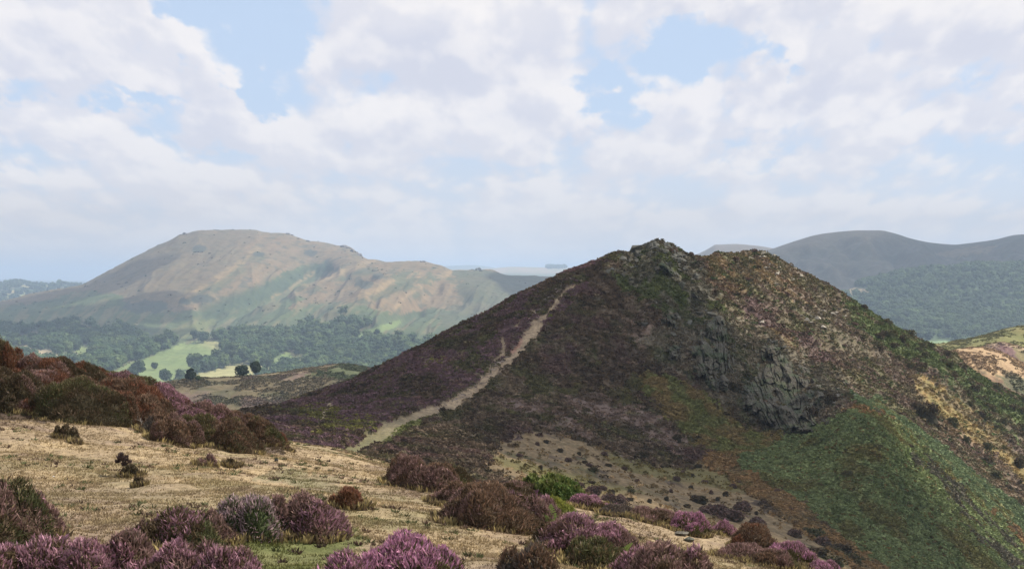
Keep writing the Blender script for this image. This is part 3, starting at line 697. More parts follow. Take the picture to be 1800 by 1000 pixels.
def hill_masks(px, py):
    """ground-cover regions of the hill"""
    P = lambda poly, w=12, sd=1: inpoly(px, py, poly, w, sd)
    m = {}
    m['right'] = P([(1190, 400), (1225, 470), (1262, 530), (1330, 590), (1420, 640), (1455, 690), (1500, 722), (1560, 745), (1640, 820), (1720, 880), (1900, 1020), (2400, 1100), (2400, 500), (1700, 400)], 14)
    m['left'] = P([(100, 900), (470, 715), (1000, 466), (1085, 436), (1050, 470), (950, 560), (860, 650), (740, 735), (600, 810), (300, 900)], 8, 2)
    m['tan'] = P([(870, 790), (905, 765), (1000, 782), (1090, 800), (1150, 806), (1210, 800), (1255, 790), (1310, 815), (1370, 860), (1480, 950), (1560, 1010), (1560, 1090), (1000, 1000), (900, 850), (840, 830)], 16, 4)
    m['dry1'] = P([(870, 695), (930, 700), (1010, 740), (1060, 765), (1010, 775), (930, 745), (880, 720)], 18, 5) | P([(960, 690), (1050, 685), (1130, 710), (1180, 740), (1230, 770), (1180, 780), (1090, 745), (1000, 720)], 18, 6)
    m['band'] = P([(1125, 645), (1180, 660), (1240, 705), (1300, 748), (1400, 770), (1330, 800), (1260, 790), (1190, 735), (1145, 700)], 12, 8)
    m['brack'] = P([(1290, 800), (1330, 785), (1400, 762), (1450, 738), (1500, 722), (1560, 742), (1620, 790), (1700, 855), (1780, 930), (1860, 1010), (2000, 1160), (1640, 1160), (1560, 1010), (1480, 948), (1400, 880)], 9, 9)
    m['orange'] = P([(1230, 775), (1290, 795), (1350, 840), (1420, 895), (1500, 950), (1580, 1010), (1660, 1080), (1600, 1080), (1500, 1000), (1400, 930), (1320, 870), (1250, 810)], 12, 10) | P([(1485, 720), (1520, 708), (1600, 770), (1680, 838), (1800, 935), (1830, 985), (1700, 868), (1620, 800), (1540, 745)], 9, 14)
    m['blue'] = P([(1490, 690), (1540, 700), (1600, 740), (1680, 790), (1800, 885), (1900, 960), (1900, 1000), (1800, 935), (1700, 862), (1620, 795), (1550, 735), (1500, 712)], 8, 11)
    m['rock1'] = P([(1500, 840), (1700, 880), (1760, 950), (1840, 1000), (1700, 960), (1640, 860)], 6, 12) & False
    m['scrub'] = P([(1610, 790), (1660, 830), (1720, 890), (1790, 950), (1830, 1010), (1760, 1000), (1700, 930), (1640, 860), (1600, 810)], 12, 12)
    m['ochre'] = P([(1600, 640), (1640, 665), (1700, 705), (1800, 790), (1900, 860), (1900, 900), (1800, 830), (1720, 770), (1660, 730), (1615, 690)], 10, 13)
    m['gravel'] = P([(1640, 720), (1690, 735), (1800, 845), (1800, 880), (1700, 800), (1650, 760)], 12, 15)
    m['green'] = P([(1480, 510), (1550, 553), (1620, 590), (1700, 640), (1800, 695), (2000, 800), (2000, 900), (1800, 775), (1710, 715), (1640, 650), (1560, 610), (1500, 560)], 10, 16)
    m['purp'] = P([(1285, 515), (1340, 535), (1395, 575), (1460, 610), (1490, 650), (1450, 655), (1380, 605), (1320, 560)], 12, 17)
    m['tan2'] = P([(1225, 445), (1290, 438), (1350, 436), (1400, 480), (1440, 530), (1380, 520), (1330, 500), (1300, 520), (1240, 480)], 12, 18) | P([(1300, 545), (1350, 580), (1410, 620), (1440, 650), (1390, 640), (1330, 590)], 6, 19)
    m['scree'] = P([(1340, 440), (1390, 462), (1480, 520), (1560, 580), (1600, 640), (1500, 640), (1430, 560), (1380, 500)], 16, 20)
    m['summit'] = P([(1085, 435), (1155, 420), (1210, 440), (1235, 480), (1270, 540), (1300, 600), (1240, 600), (1190, 560), (1140, 520), (1090, 480)], 16, 21)
    m['scar'] = P([(1090, 560), (1130, 535), (1180, 560), (1200, 600), (1170, 620), (1120, 600)], 16, 22)
    m['ygreen'] = (P([(530, 745), (560, 715), (600, 735), (640, 745), (690, 752), (620, 770), (540, 762)], 14, 23)) | P([(735, 625), (775, 625), (770, 655), (745, 650)], 12, 24)
    m['pgreen'] = P([(640, 780), (700, 752), (745, 742), (730, 762), (670, 785)], 7, 25)
    m['path'] = (line_dist(px + (fbm(px / 9, py / 9, 77, 3) - .5) * 10, py + (fbm(px / 9 + 9, py / 9, 78, 3) - .5) * 8, PATH) * (1 + (vn(px / 4, py / 3, 76) - .5) * .7) < 1)
    for b in BRAID: m['path'] |= line_dist(px + (fbm(px / 7, py / 7, 79, 3) - .5) * 9, py + (fbm(px / 7 + 9, py / 7, 80, 3) - .5) * 7, b) < .6
    m['path'] &= py > 445
    m['scarline'] = line_dist(px + (fbm(px / 9, py / 9, 77, 3) - .5) * 8, py, SCAR) < 1
    return m
hm = {}
def hdisp(s):
    px, py = s.px, s.py
    hm.update(hill_masks(px, py)); hm['front'] = s.Y < 700
    big = (fbm(s.X / 38, s.Y / 38, 201, 3) - .5) * 5.0 + (fbm(s.X / 11, s.Y / 11, 203, 3) - .5) * 1.7
    # gullies and ribs running down the front face
    ax = s.X * .93 - (s.Y - 380) * .35
    rib = (ridge(ax / 17 + fbm(s.X / 30, s.Y / 30, 5, 2) * 1.5, (s.Y + s.X * .4) / 75, 211, 3) - .5)
    rocky = np.clip(hm['right'] * .7 + hm['summit'] * 1.0 + hm['scar'] * .6, 0, 1)
    big = big + rib * (1.2 + 3.4 * sst(1000, 1150, px) * (1 - sst(1480, 1560, px)) * sst(300, 360, s.Y))
    w, cid = worley(s.X / 1.5, s.Y / 1.9, 220); w2, c2 = worley(s.X / 3.6, s.Y / 4.4, 230)
    lum = (.5 - w) * .5 + (.45 - w2) * .5 * cid
    tan = hm['tan'] | hm['path'] | hm['scarline']
    lum = np.where(tan, lum * .45, lum); lum = np.where(hm['brack'] | hm['orange'] | hm['blue'], lum * .9, lum)
    rk = np.where(rocky > 0, np.clip(ridge(s.X / 4.2 + s.Y / 9, s.Y / 6.5 - s.X / 10, 240, 4) - .45, 0, 1) * 2.6 * rocky * (fbm(s.X / 20, s.Y / 20, 9, 2) > .42), 0)
    fade = sst(112, 150, s.Y) * (.22 + .78 * sst(205, 300, s.Y))
    return (big * fade * (1 - .6 * sst(0, 12, np.abs(px - 620)) * 0) + lum + rk - .35 * hm['path'])
HILL = Fan(hx, HL, [26, 60, 130, 130, 190, 70, 34, 14], hdisp)
def settle(s, sil, y0, y1, off=3.0):
    """lower or raise the crest so that its broad line is the one wanted, keeping the small lumps"""
    front = np.where(s.Y > y0 - 20, s.py, 9999).min(0); d = front - (curve(sil, s.px[0]) + off)
    k = np.exp(-np.linspace(-2, 2, 25) ** 2); k /= k.sum(); d = np.convolve(np.pad(d, 12, 'edge'), k, 'valid')
    s.Z = s.Z + d * s.Y / F * sst(y0, y1, s.Y); s.upd()
PEAK = [(p, y - 7 * math.exp(-((p - 1156) / 22) ** 2)) for p, y in SIL]
settle(HILL, PEAK, 300, 380)
def hill_colour():
    s = HILL; px, py = s.px, s.py; m = hm
    n0 = fbm(s.X / 9, s.Y / 12, 301, 4); n1 = fbm(s.X / 1.3, s.Y / 1.8, 305, 3); n2 = fbm(s.X / 3.4, s.Y / 4.5, 309, 4); n3 = fbm(s.X / 22, s.Y / 26, 313, 3)
    col = mixc(np.array([.064, .046, .032]), np.array([.125, .088, .055]), n1)
    col = paint(col, sst(.5, .64, n2) * .6, (.065, .062, .034), (.095, .082, .04), n1)                 # greener heath
    n5 = fbm(s.X / 5.5, s.Y / 8.5, 351, 4); n6 = fbm((s.X + s.Y * .3) / 2.6, s.Y / 6.5, 353, 4)
    col = paint(col, sst(.53, .62, n5) * .75, (.075, .075, .033), (.115, .11, .045), n1)
    col = paint(col, sst(.60, .68, fbm(s.X / 5.5 + 40, s.Y / 8.5, 355, 4)) * .6, (.045, .033, .026), (.07, .05, .035), n1)
    col = paint(col, (~m['left']) * sst(.56, .66, n6) * sst(.36, .52, n3) * .8, (.21, .155, .11), (.15, .115, .08), n1)
    col = paint(col, m['left'] * sst(.42, .64, n0) * .65, (.13, .078, .074), (.175, .10, .105), n1)   # in flower
    col = paint(col, (~m['left']) * sst(.56, .72, n0) * .35, (.13, .07, .085), (.15, .08, .1), n1)
    col = paint(col, sst(.60, .70, fbm(s.X / 1.0, s.Y / 1.6, 340, 3)) * sst(.4, .6, n0) * .7, (.17, .13, .095), (.13, .10, .07), n1)
    col = paint(col, sst(.62, .72, n2) * sst(.45, .6, n3) * .6, (.16, .12, .085), (.12, .12, .05), n1)
    col = paint(col, m['dry1'] * sst(.33, .52, n2), (.20, .145, .115), (.15, .105, .085), n1)
    col = paint(col, m['tan'] * sst(.28, .36, n2), (.245, .175, .095), (.18, .13, .07), sst(.3, .7, fbm(s.X / .8, s.Y / 1.4, 361, 3)))
    col = paint(col, m['tan'] * sst(.6, .7, n5) * .5, (.12, .105, .05), (.10, .085, .04), n1)
    col = paint(col, m['tan'] * sst(.62, .7, fbm(s.X / 1.4, s.Y / 2.4, 363, 3)) * .45, (.10, .075, .05), (.13, .105, .05), n1)
    col = paint(col, m['tan'] * sst(.56, .68, n3) * .7, (.14, .13, .04), (.12, .11, .04), n1)
    # right flank: vegetation runs in bands down the slope
    q1 = fbm((py - .72 * px) / 13, (px + .72 * py) / 80, 371, 3); q2 = fbm((py - .72 * px) / 9 + 30, (px + .72 * py) / 60, 373, 3)
    R = m['right'] * 1.0
    col = paint(col, R, (.15, .115, .08), (.10, .085, .055), n1)
    col = paint(col, R * sst(.5, .58, q1) * .9, (.075, .08, .035), (.105, .105, .045), n1)
    col = paint(col, R * sst(.55, .7, n0) * .7, (.12, .075, .065), (.10, .06, .06), n1)
    col = paint(col, R * .45, (.135, .108, .065), (.115, .10, .055), n3)
    col = paint(col, m['tan2'] * .75 * sst(.42, .52, q2), (.25, .175, .09), (.18, .13, .07), n1)
    col = paint(col, R * sst(.57, .63, q2) * .6, (.10, .062, .055), (.13, .085, .075), n1)
    col = paint(col, m['scree'] * .5 * sst(.42, .6, n1), (.21, .175, .135), (.16, .14, .10), n2)
    col = paint(col, m['purp'] * .7 * sst(.3, .5, n2), (.09, .055, .05), (.12, .07, .075), n1)
    col = paint(col, m['green'] * sst(.3, .44, n5) * .92, (.065, .095, .035), (.11, .135, .05), n1)
    col = paint(col, m['ochre'] * (.3 + .6 * sst(.38, .6, q1)), (.28, .175, .07), (.175, .165, .068), n1)
    col = paint(col, m['gravel'] * .7 * sst(.4, .55, n2), (.2, .14, .095), (.165, .12, .08), n1)
    col = paint(col, m['summit'] * .8, (.18, .165, .12), (.07, .065, .04), sst(.4, .6, fbm(s.X / 1.1, s.Y / 1.5, 342, 3)))
    col = paint(col, m['summit'] * sst(.5, .62, n2) * .8, (.06, .08, .02), (.09, .105, .03), n1)
    col = paint(col, m['scar'] * .8 * sst(.4, .55, n1), (.22, .16, .12), (.17, .12, .09), n2)
    RK = inpoly(px, py, [(1110, 600), (1150, 570), (1200, 545), (1290, 555), (1360, 590), (1420, 625), (1480, 665), (1490, 710), (1470, 745), (1430, 762), (1370, 765), (1310, 745), (1260, 700), (1180, 655)], 16, 31)
    col = paint(col, RK * sst(.26, .42, n1) * .92, (.18, .155, .11), (.12, .102, .07), n2)
    col = paint(col, RK * sst(.6, .7, n2) * .6, (.06, .075, .032), (.08, .09, .038), n1)
    # bracken
    col = paint(col, m['band'] * .85, (.16, .165, .055), (.21, .15, .06), sst(.4, .65, n2))
    col = paint(col, m['orange'] * sst(.3, .5, n2), (.25, .145, .065), (.20, .14, .065), n1)
    col = paint(col, m['brack'], (.145, .175, .075), (.19, .215, .09), n1)
    col = paint(col, m['brack'] * sst(.5, .62, fbm(s.X / 1.7, s.Y / 2.3, 345, 3)) * .6, (.10, .135, .055), (.10, .115, .045), n1)
    col = paint(col, m['brack'] * sst(.58, .7, n0) * .7, (.14, .13, .04), (.13, .09, .04), n1)
    col = paint(col, m['blue'], (.12, .165, .085), (.16, .185, .085), n1)
    col = paint(col, m['blue'] * sst(.55, .7, n2) * .6, (.22, .19, .07), (.2, .15, .06), n1)
    col = paint(col, m['scrub'] * sst(.4, .55, n2), (.10, .08, .065), (.08, .08, .045), n1)
    col = paint(col, m['ygreen'] * sst(.36, .5, n2), (.19, .17, .05), (.15, .15, .04), n1)
    col = paint(col, m['pgreen'] * .8, (.14, .17, .05), (.18, .18, .08), n1)
    col = paint(col, m['scarline'], (.30, .235, .14), (.26, .2, .12), n1)
    step = ridge(s.X / 1.1, s.Y / .8, 330, 3)
    pc = mixc(np.array([.40, .30, .19]), np.array([.28, .205, .13]), sst(.35, .8, n1))
    pc = mixc(pc, np.array([.13, .10, .08]), sst(.74, .84, step) * .7)
    low = sst(700, 790, py); pc = mixc(pc, np.array([.185, .175, .08]), low * .85)
    red = inpoly(px, py, [(895, 595), (915, 592), (920, 600), (905, 625), (890, 622)], 5, 3)
    pc = mixc(pc, np.array([.36, .20, .14]), red * .8)
    col = col * np.where(m['right'], 1.0, 1.12)[..., None]
    col = np.where(m['path'][..., None], pc * 1.08, col)
    return col
hcol = hill_colour()
o = HILL.mesh('hill', M_hill, hcol, mask=~hm['path']); tag(o, 'steep cone shaped heather hill with rocky summit in the middle distance', kind='structure')
o = HILL.mesh('path', M_path, hcol, mask=hm['path']); tag(o, 'worn stony footpath climbing the left flank of the heather hill', kind='structure')

def hill_tufts():
    s = HILL; m = hm; v_ = s.vis(12) * (s.px > 250) * (s.px < 2000) * (s.Y < 560)
    low = m['tan'] | m['scarline'] | m['path']
    n2 = fbm(s.X / 3.4, s.Y / 4.5, 309, 4)
    g = np.random.default_rng(21)
    # heath sprays
    w = v_ * (~m['path']) * (~m['scarline']) * np.where(m['tan'], .10, 1.0) * np.where(m['dry1'], .5, 1) * np.where(m['brack'] | m['blue'] | m['orange'] | m['band'], 0, 1) * np.where(m['right'], .8, 1)
    w = w * np.where(hcol.sum(-1) > .42, .35, 1.0)
    p, (r, c) = s.scatter(105000, w.astype(float), g); base = hcol[r, c]
    k = g.random((len(p), 1)); col = base * (.62 + .85 * k) * np.array([1.05, 1.0, .92])
    fl = m['left'][r, c] & (fbm(p[:, 0] / 9, p[:, 1] / 12, 301, 4) > .46) & (g.random(len(p)) < .5)
    col[fl] = np.array([.18, .105, .11]) * (.8 + .4 * g.random((fl.sum(), 1)))
    grn = (m['green'] | m['right'])[r, c] & (g.random(len(p)) < .10); col[grn] = np.array([.06, .085, .03]) * (.7 + .8 * g.random((grn.sum(), 1)))
    sz = .17 + .13 * g.random(len(p)); bigk = g.random(len(p)) < .12; sz[bigk] *= 1.6
    v, f, cc = cards(p, col, 12, sz * 2.0, sz * 1.5, sz * 1.25, g, up=.8, jit=.28)
    o = mesh_obj('heath_undergrowth', v, f, M_tuft, cc); tag(o, 'dense low heather and bilberry covering the cone shaped hill', 'heather cover', kind='stuff')
    p2, (r, c) = s.scatter(15000, (v_ * ~(m['path'] | m['scarline'] | m['tan'] | m['brack'] | m['blue'] | m['orange'] | m['band'])).astype(float), g)
    b2 = hcol[r, c] * (.55 + 1.05 * g.random((len(p2), 1)) ** 1.5) * np.array([1.05, 1.0, .9]); fl = m['left'][r, c] & (g.random(len(p2)) < .4); b2[fl] = np.array([.17, .10, .105]) * (.8 + .4 * g.random((fl.sum(), 1)))
    s2 = .4 + .35 * g.random(len(p2)); w2 = cards(p2, b2, 34, s2 * 1.1, s2 * .75, s2 * .42, g, up=.9, jit=.25)
    v, f, cc = join([(v, f, cc), w2]); bpy.data.objects.remove(o)
    o = mesh_obj('heath_undergrowth', v, f, M_tuft, cc); tag(o, 'dense low heather and bilberry covering the cone shaped hill', 'heather cover', kind='stuff')
    # bracken fronds
    w = v_ * (m['brack'] | m['blue'] | m['orange'] | m['band']) * (~m['path'])
    p, (r, c) = s.scatter(60000, w.astype(float), g); base = hcol[r, c]
    col = base * (.8 + .6 * g.random((len(p), 1)))
    od = m['brack'][r, c] & (g.random(len(p)) < .06); col[od] = np.array([.17, .12, .045])
    sz = .24 + .14 * g.random(len(p))
    v, f, cc = cards(p, col, 9, sz * 1.4, sz * 1.3, sz * 1.6, g, up=.45, jit=.25)
    o = mesh_obj('bracken_undergrowth', v, f, M_tuft, cc); tag(o, 'green and orange bracken carpeting the lower right of the hill', 'bracken', kind='stuff')
hill_tufts()

# ------------------------------------------------------------------ crags: sheets of fissured rock standing out of the slope
def crag(poly, bulge, label, seed, lean=.0, step=1.3, fis=(9, 46)):
    poly = np.array(poly, float); x0, y0 = poly.min(0) - 6; x1, y1 = poly.max(0) + 6
    px, py = np.meshgrid(np.arange(x0, x1, step), np.arange(y0, y1, step))
    e = np.full(px.shape, 1e9)
    for (ax, ay), (bx, by) in zip(poly, np.roll(poly, -1, 0)):
        dx, dy = bx - ax, by - ay; t = np.clip(((px - ax) * dx + (py - ay) * dy) / (dx*dx + dy*dy), 0, 1)
        e = np.minimum(e, np.hypot(px - ax - t * dx, py - ay - t * dy))
    ins = inpoly(px, py, poly); sd = np.where(ins, e, -e) + (fbm(px / 11, py / 14, seed, 4) - .5) * 24
    Y = np.zeros(px.shape)
    k = np.clip(np.searchsorted(HILL.px[0], px[0]), 0, HILL.px.shape[1] - 1)
    for j in range(px.shape[1]):
        colp = HILL.run[:, k[j]]; Y[:, j] = np.interp(-py[:, j], -colp, HILL.Y[:, k[j]])
    # smooth the depth so that the lumps of the heath do not print through
    for _ in range(10):
        Y[1:-1, 1:-1] = (Y[1:-1, 1:-1] * 2 + Y[:-2, 1:-1] + Y[2:, 1:-1] + Y[1:-1, :-2] + Y[1:-1, 2:]) / 6
    u = (px - x0) - lean * (py - y0); v = py - y0
    wu = u + (fbm(u / 22, v / 30, seed + 2, 3) - .5) * 16
    fisr = 1 - np.abs(2 * vn(wu / fis[0], v / fis[1], seed + 3) - 1)           # narrow joints where this nears 1
    w1, c1 = worley(wu / (fis[0] * 1.1), v / (fis[1] * .9), seed + 4); w2, c2 = worley(wu / (fis[0] * .5), v / (fis[1] * .3), seed + 5)
    w3, c3 = worley(wu / (fis[0] * 1.9), v / (fis[1] * .45), seed + 21)
    rel = (c3 - .5) * 3.2 + (c1 - .5) * 1.8 + (c2 - .5) * 1.1 - sst(.84, 1, fisr) * 2.8 + (ridge(wu / (fis[0] * .8), v / (fis[1] * .95), seed + 6, 4) - .5) * 3.4 + (fbm(wu / 3.0, v / 5, seed + 7, 3) - .5) * 1.6 + (fbm(wu / 26, v / 40, seed + 8, 2) - .5) * 5
    prof = sst(0, 22, sd)
    b = -2.5 + (bulge + 2.5) * prof + rel * sst(1, 12, sd)
    Yn = Y - b
    P = np.stack([(px - CX) / F * Yn, Yn, (HY - py) / F * Yn], -1)
    nz = fbm(wu / 6, v / 9, seed + 10, 4); lich = sst(.55, .68, fbm(u / 10, v / 13, seed + 12, 4))
    col = mixc(np.array([.055, .046, .031]), np.array([.125, .107, .072]), nz)
    col = mixc(col, np.array([.06, .062, .035]), lich * .75)
    col = mixc(col, np.array([.18, .165, .12]), sst(.64, .72, fbm(u / 4, v / 5, seed + 14, 3)) * .6)
    col = mixc(col, np.array([.07, .08, .03]), sst(.5, .6, fbm(u / 16, v / 6, seed + 18, 4)) * .75 * (np.gradient(rel, axis=0) > .12))
    col = mixc(col, np.array([.06, .075, .03]), sst(.56, .66, fbm(u / 14 + 9, v / 9, seed + 16, 3)) * .8)
    idx = np.arange(px.size).reshape(px.shape)
    f = np.stack([idx[:-1, :-1], idx[1:, :-1], idx[1:, 1:], idx[:-1, 1:]], -1)[(sd > -5)[:-1, :-1]]
    uq, inv = np.unique(f, return_inverse=True)
    o = mesh_obj('rock_crag', P.reshape(-1, 3)[uq], inv.reshape(f.shape), M_rock, col.reshape(-1, 3)[uq], smooth=False); tag(o, label, 'crag')
crag([(1298, 722), (1290, 690), (1300, 660), (1326, 640), (1345, 618), (1376, 612), (1408, 634), (1428, 662), (1446, 700), (1450, 736), (1432, 762), (1404, 770), (1372, 772), (1345, 758), (1315, 742)], 4.5, 'largest grey fissured crag above the green bracken', 500, lean=.3)
crag([(1208, 610), (1218, 582), (1240, 560), (1262, 548), (1296, 560), (1310, 590), (1312, 630), (1310, 668), (1282, 690), (1262, 706), (1236, 680), (1216, 650)], 3.2, 'tall grey crag with squared top above and left of the largest crag', 520, lean=.15)
crag([(1384, 630), (1410, 628), (1440, 650), (1462, 680), (1482, 712), (1478, 740), (1450, 756), (1438, 728), (1424, 692), (1404, 655)], 2.6, 'dark narrow crag rib on the right shoulder of the largest crag', 540, lean=.5)
crag([(1290, 640), (1312, 606), (1345, 590), (1384, 600), (1402, 624), (1360, 640), (1318, 664)], 2.4, 'broken grey ledge bridging the two biggest crags', 560, fis=(7, 20))
crag([(1150, 560), (1170, 540), (1196, 535), (1212, 560), (1200, 585), (1170, 590)], 1.6, 'broken grey ledge in the middle of the shaded face', 565, lean=.2, fis=(7, 16))
crag([(1136, 470), (1150, 452), (1178, 448), (1196, 460), (1206, 490), (1186, 505), (1160, 492), (1140, 485)], 1.5, 'rough grey rock face just below the summit', 570, lean=.3, fis=(6, 16))
crag([(1200, 500), (1216, 496), (1236, 520), (1250, 548), (1240, 556), (1216, 535)], 1.8, 'leaning grey rib running down from the summit to the tall crag', 575, lean=.6, fis=(5, 18))
crag([(1128, 624), (1136, 606), (1148, 612), (1150, 630), (1138, 634)], 1.6, 'small rounded grey outcrop in dark heather left of the crags', 580, fis=(6, 18))
crag([(1160, 600), (1185, 588), (1205, 600), (1212, 640), (1190, 650), (1168, 632)], 1.8, 'low lichened outcrop between the small rounded one and the tall crag', 590, fis=(6, 18))
crag([(1218, 486), (1232, 478), (1240, 496), (1246, 515), (1236, 516), (1226, 502)], 2.2, 'dark tilted slab on the buttress below the summit', 600, lean=.6, fis=(6, 20))
crag([(1250, 465), (1262, 460), (1272, 472), (1270, 492), (1258, 486)], 2.2, 'small upright grey outcrop in the dip right of the summit', 610, fis=(5, 16))
crag([(1246, 512), (1262, 520), (1276, 545), (1272, 556), (1256, 540)], 1.8, 'thin rock rib lit from the right below the tilted slab', 620, lean=.6, fis=(5, 18))
crag([(1466, 640), (1480, 636), (1490, 655), (1500, 690), (1486, 690), (1472, 665)], 1.5, 'small shaded outcrop right of the dark crag rib', 630, lean=.4, fis=(5, 16))

def boulder_pile(pts, sizes, label, seed, surf, name='rock_outcrop', col=((.085, .08, .062), (.17, .16, .125)), squash=.7):
    g = np.random.default_rng(seed); cen = np.mean([surf.at(*p) for p in pts], 0); rt = empty(name, cen); tag(rt, label, 'rock outcrop')
    for p, sz in zip(pts, sizes):
        q = surf.at(*p) - cen
        v, f = hull_rock(g, sz * (.8 + .4 * g.random()), 12, squash * (.7 + .6 * g.random()))
        a = g.random() * 6.28; R = np.array([[math.cos(a), -math.sin(a), 0], [math.sin(a), math.cos(a), 0], [0, 0, 1]])
        tl = g.normal() * .3; T = np.array([[1, 0, 0], [0, math.cos(tl), -math.sin(tl)], [0, math.sin(tl), math.cos(tl)]])
        o = mesh_obj('boulder', (v @ R.T) @ T.T, f, M_rock, np.tile(np.array(col[0]) + (np.array(col[1]) - np.array(col[0])) * g.random(), (len(v), 1)), rt)
        o.location = q + [0, 0, sz * .05]
    return rt
def summit_rocks():
    g = np.random.default_rng(31)
    def cloud_of(n, cx, cy, rx, ry): return [(cx + g.normal() * rx, cy + abs(g.normal()) * ry) for _ in range(n)]
    boulder_pile(cloud_of(26, 1157, 430, 18, 7), 1.3 * (.5 + g.random(26)), 'grey boulders crowning the summit of the cone shaped hill', 41, HILL)
    boulder_pile(cloud_of(18, 1185, 446, 14, 12), 1.1 * (.5 + g.random(18)), 'lichened boulders on the right shoulder of the summit', 42, HILL)
    boulder_pile(cloud_of(14, 1120, 446, 14, 8), 1.0 * (.5 + g.random(14)), 'scattered pale boulders left of the summit', 43, HILL)
    boulder_pile(cloud_of(16, 1205, 470, 14, 16), 1.0 * (.5 + g.random(16)), 'grey blocks on the buttress just under the summit', 44, HILL)
    boulder_pile(cloud_of(12, 1100, 470, 22, 12), .8 * (.5 + g.random(12)), 'broken rocks in dark heather below the summit', 45, HILL)
    boulder_pile(cloud_of(14, 1160, 560, 30, 10), .8 * (.5 + g.random(14)), 'pale scree blocks in the middle of the shaded face', 46, HILL)
    boulder_pile(cloud_of(14, 1240, 545, 18, 12), 1.0 * (.5 + g.random(14)), 'jagged blocks just above the tall crag', 47, HILL)
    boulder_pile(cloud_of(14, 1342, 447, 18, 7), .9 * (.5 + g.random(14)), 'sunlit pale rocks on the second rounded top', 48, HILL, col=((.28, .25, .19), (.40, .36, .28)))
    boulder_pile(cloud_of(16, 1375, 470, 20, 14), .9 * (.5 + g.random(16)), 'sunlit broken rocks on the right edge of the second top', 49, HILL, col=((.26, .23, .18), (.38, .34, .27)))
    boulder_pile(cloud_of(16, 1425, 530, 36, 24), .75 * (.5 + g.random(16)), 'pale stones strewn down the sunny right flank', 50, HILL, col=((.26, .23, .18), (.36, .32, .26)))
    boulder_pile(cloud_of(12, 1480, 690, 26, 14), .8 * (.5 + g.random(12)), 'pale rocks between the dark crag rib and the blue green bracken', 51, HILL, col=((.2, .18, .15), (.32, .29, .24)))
    boulder_pile(cloud_of(12, 1340, 600, 26, 12), .9 * (.5 + g.random(12)), 'jumbled rocks capping the largest crag', 52, HILL)
summit_rocks()
def scree():
    g = np.random.default_rng(63); parts = []
    for (x, y, rx, ry, n) in [(1375, 772, 45, 8, 60), (1250, 705, 26, 10, 40), (1300, 650, 60, 40, 90), (1180, 600, 50, 25, 70), (1160, 480, 45, 30, 120), (1235, 520, 30, 35, 70), (1460, 690, 30, 30, 60), (1420, 560, 70, 60, 90), (1350, 460, 45, 18, 60)]:
        for i in range(n):
            p = HILL.at(x + g.normal() * rx * .6, y + g.normal() * ry * .6); v, f = hull_rock(g, .18 + .5 * g.random() ** 3, 9, .7)
            parts.append((v + p, f, np.tile(np.array([.19, .168, .12]) * (.5 + .7 * g.random()), (len(v), 1))))
    v, f, c = join(parts); o = mesh_obj('rubble', v, f, M_rock, c); tag(o, 'broken rock rubble scattered round the crags and summit', 'rubble', kind='stuff')
scree()

# rock steps in the path
def path_steps():
    g = np.random.default_rng(61); parts = []
    for i in range(170):
        t = g.random() ** .8; k = t * (len(PATH) - 4) + 3; a = int(k); q = k - a; P0, P1 = PATH[min(a, len(PATH)-2)], PATH[min(a+1, len(PATH)-1)]
        px = P0[0] + (P1[0] - P0[0]) * q + g.normal() * P0[2] * .5; py = P0[1] + (P1[1] - P0[1]) * q
        if py > 735: continue
        p = HILL.at(px, py); v, f = hull_rock(g, .22 + .3 * g.random(), 10, .5); v = v * [1.5, 1, 1]
        parts.append((v + p, f, np.tile(np.array([.34, .27, .21]) * (.5 + .8 * g.random()), (len(v), 1))))
    v, f, c = join(parts); o = mesh_obj('gravel', v, f, M_rock, c); tag(o, 'loose stones and rock steps strewn along the worn footpath', 'stones', kind='stuff')
path_steps()

# ------------------------------------------------------------------ single shrubs on the hill
def shrub_mesh(kind, seed, n=420):
    g = np.random.default_rng(seed); pal = [np.array(x) for x in PAL[kind][:4]]
    cen = []; 
    for i in range(9):
        a = g.random() * 6.28; r = .55 * math.sqrt(g.random()); cen.append([r * math.cos(a), r * math.sin(a), .08])
    cen = np.array(cen); col = pal[0] + (pal[1] - pal[0]) * g.random((9, 1))
    v, f, c = cards(cen, col, n // 9, .5, .62 + .25 * g.random(9), .2, g, up=.9, jit=.3, tipcol=pal[2] + (pal[3] - pal[2]) * g.random((9, 1)))
    iv, jf = ICO[2]; cv = iv * np.array([.72, .72, .55]); cv[:, 2] = np.maximum(cv[:, 2], -.1)
    return join([(v, f, c), (cv, jf, np.tile(pal[0] * .9, (len(cv), 1)))])
SHP = {}
def shrub(px, py, w, h, kind, label, group=None, cat='shrub', name='hill_shrub'):
    """py: its foot"""
    if kind not in SHP:
        v, f, c = shrub_mesh(kind, 900 + len(SHP)); o = mesh_obj(name, v, f, M_tuft, c); SHP[kind] = o
    else:
        o = SHP[kind].copy(); C.collection.objects.link(o)
    o.name = name
    p = HILL.at(px, py); sc = p[1] / F
    o.location = (p[0], p[1] + w * sc * .3, p[2] - .05); o.scale = (w * sc / 2, w * sc / 2, h * sc); o.rotation_euler = (0, 0, (px * 7.3) % 6.28)
    tag(o, label, cat, group)
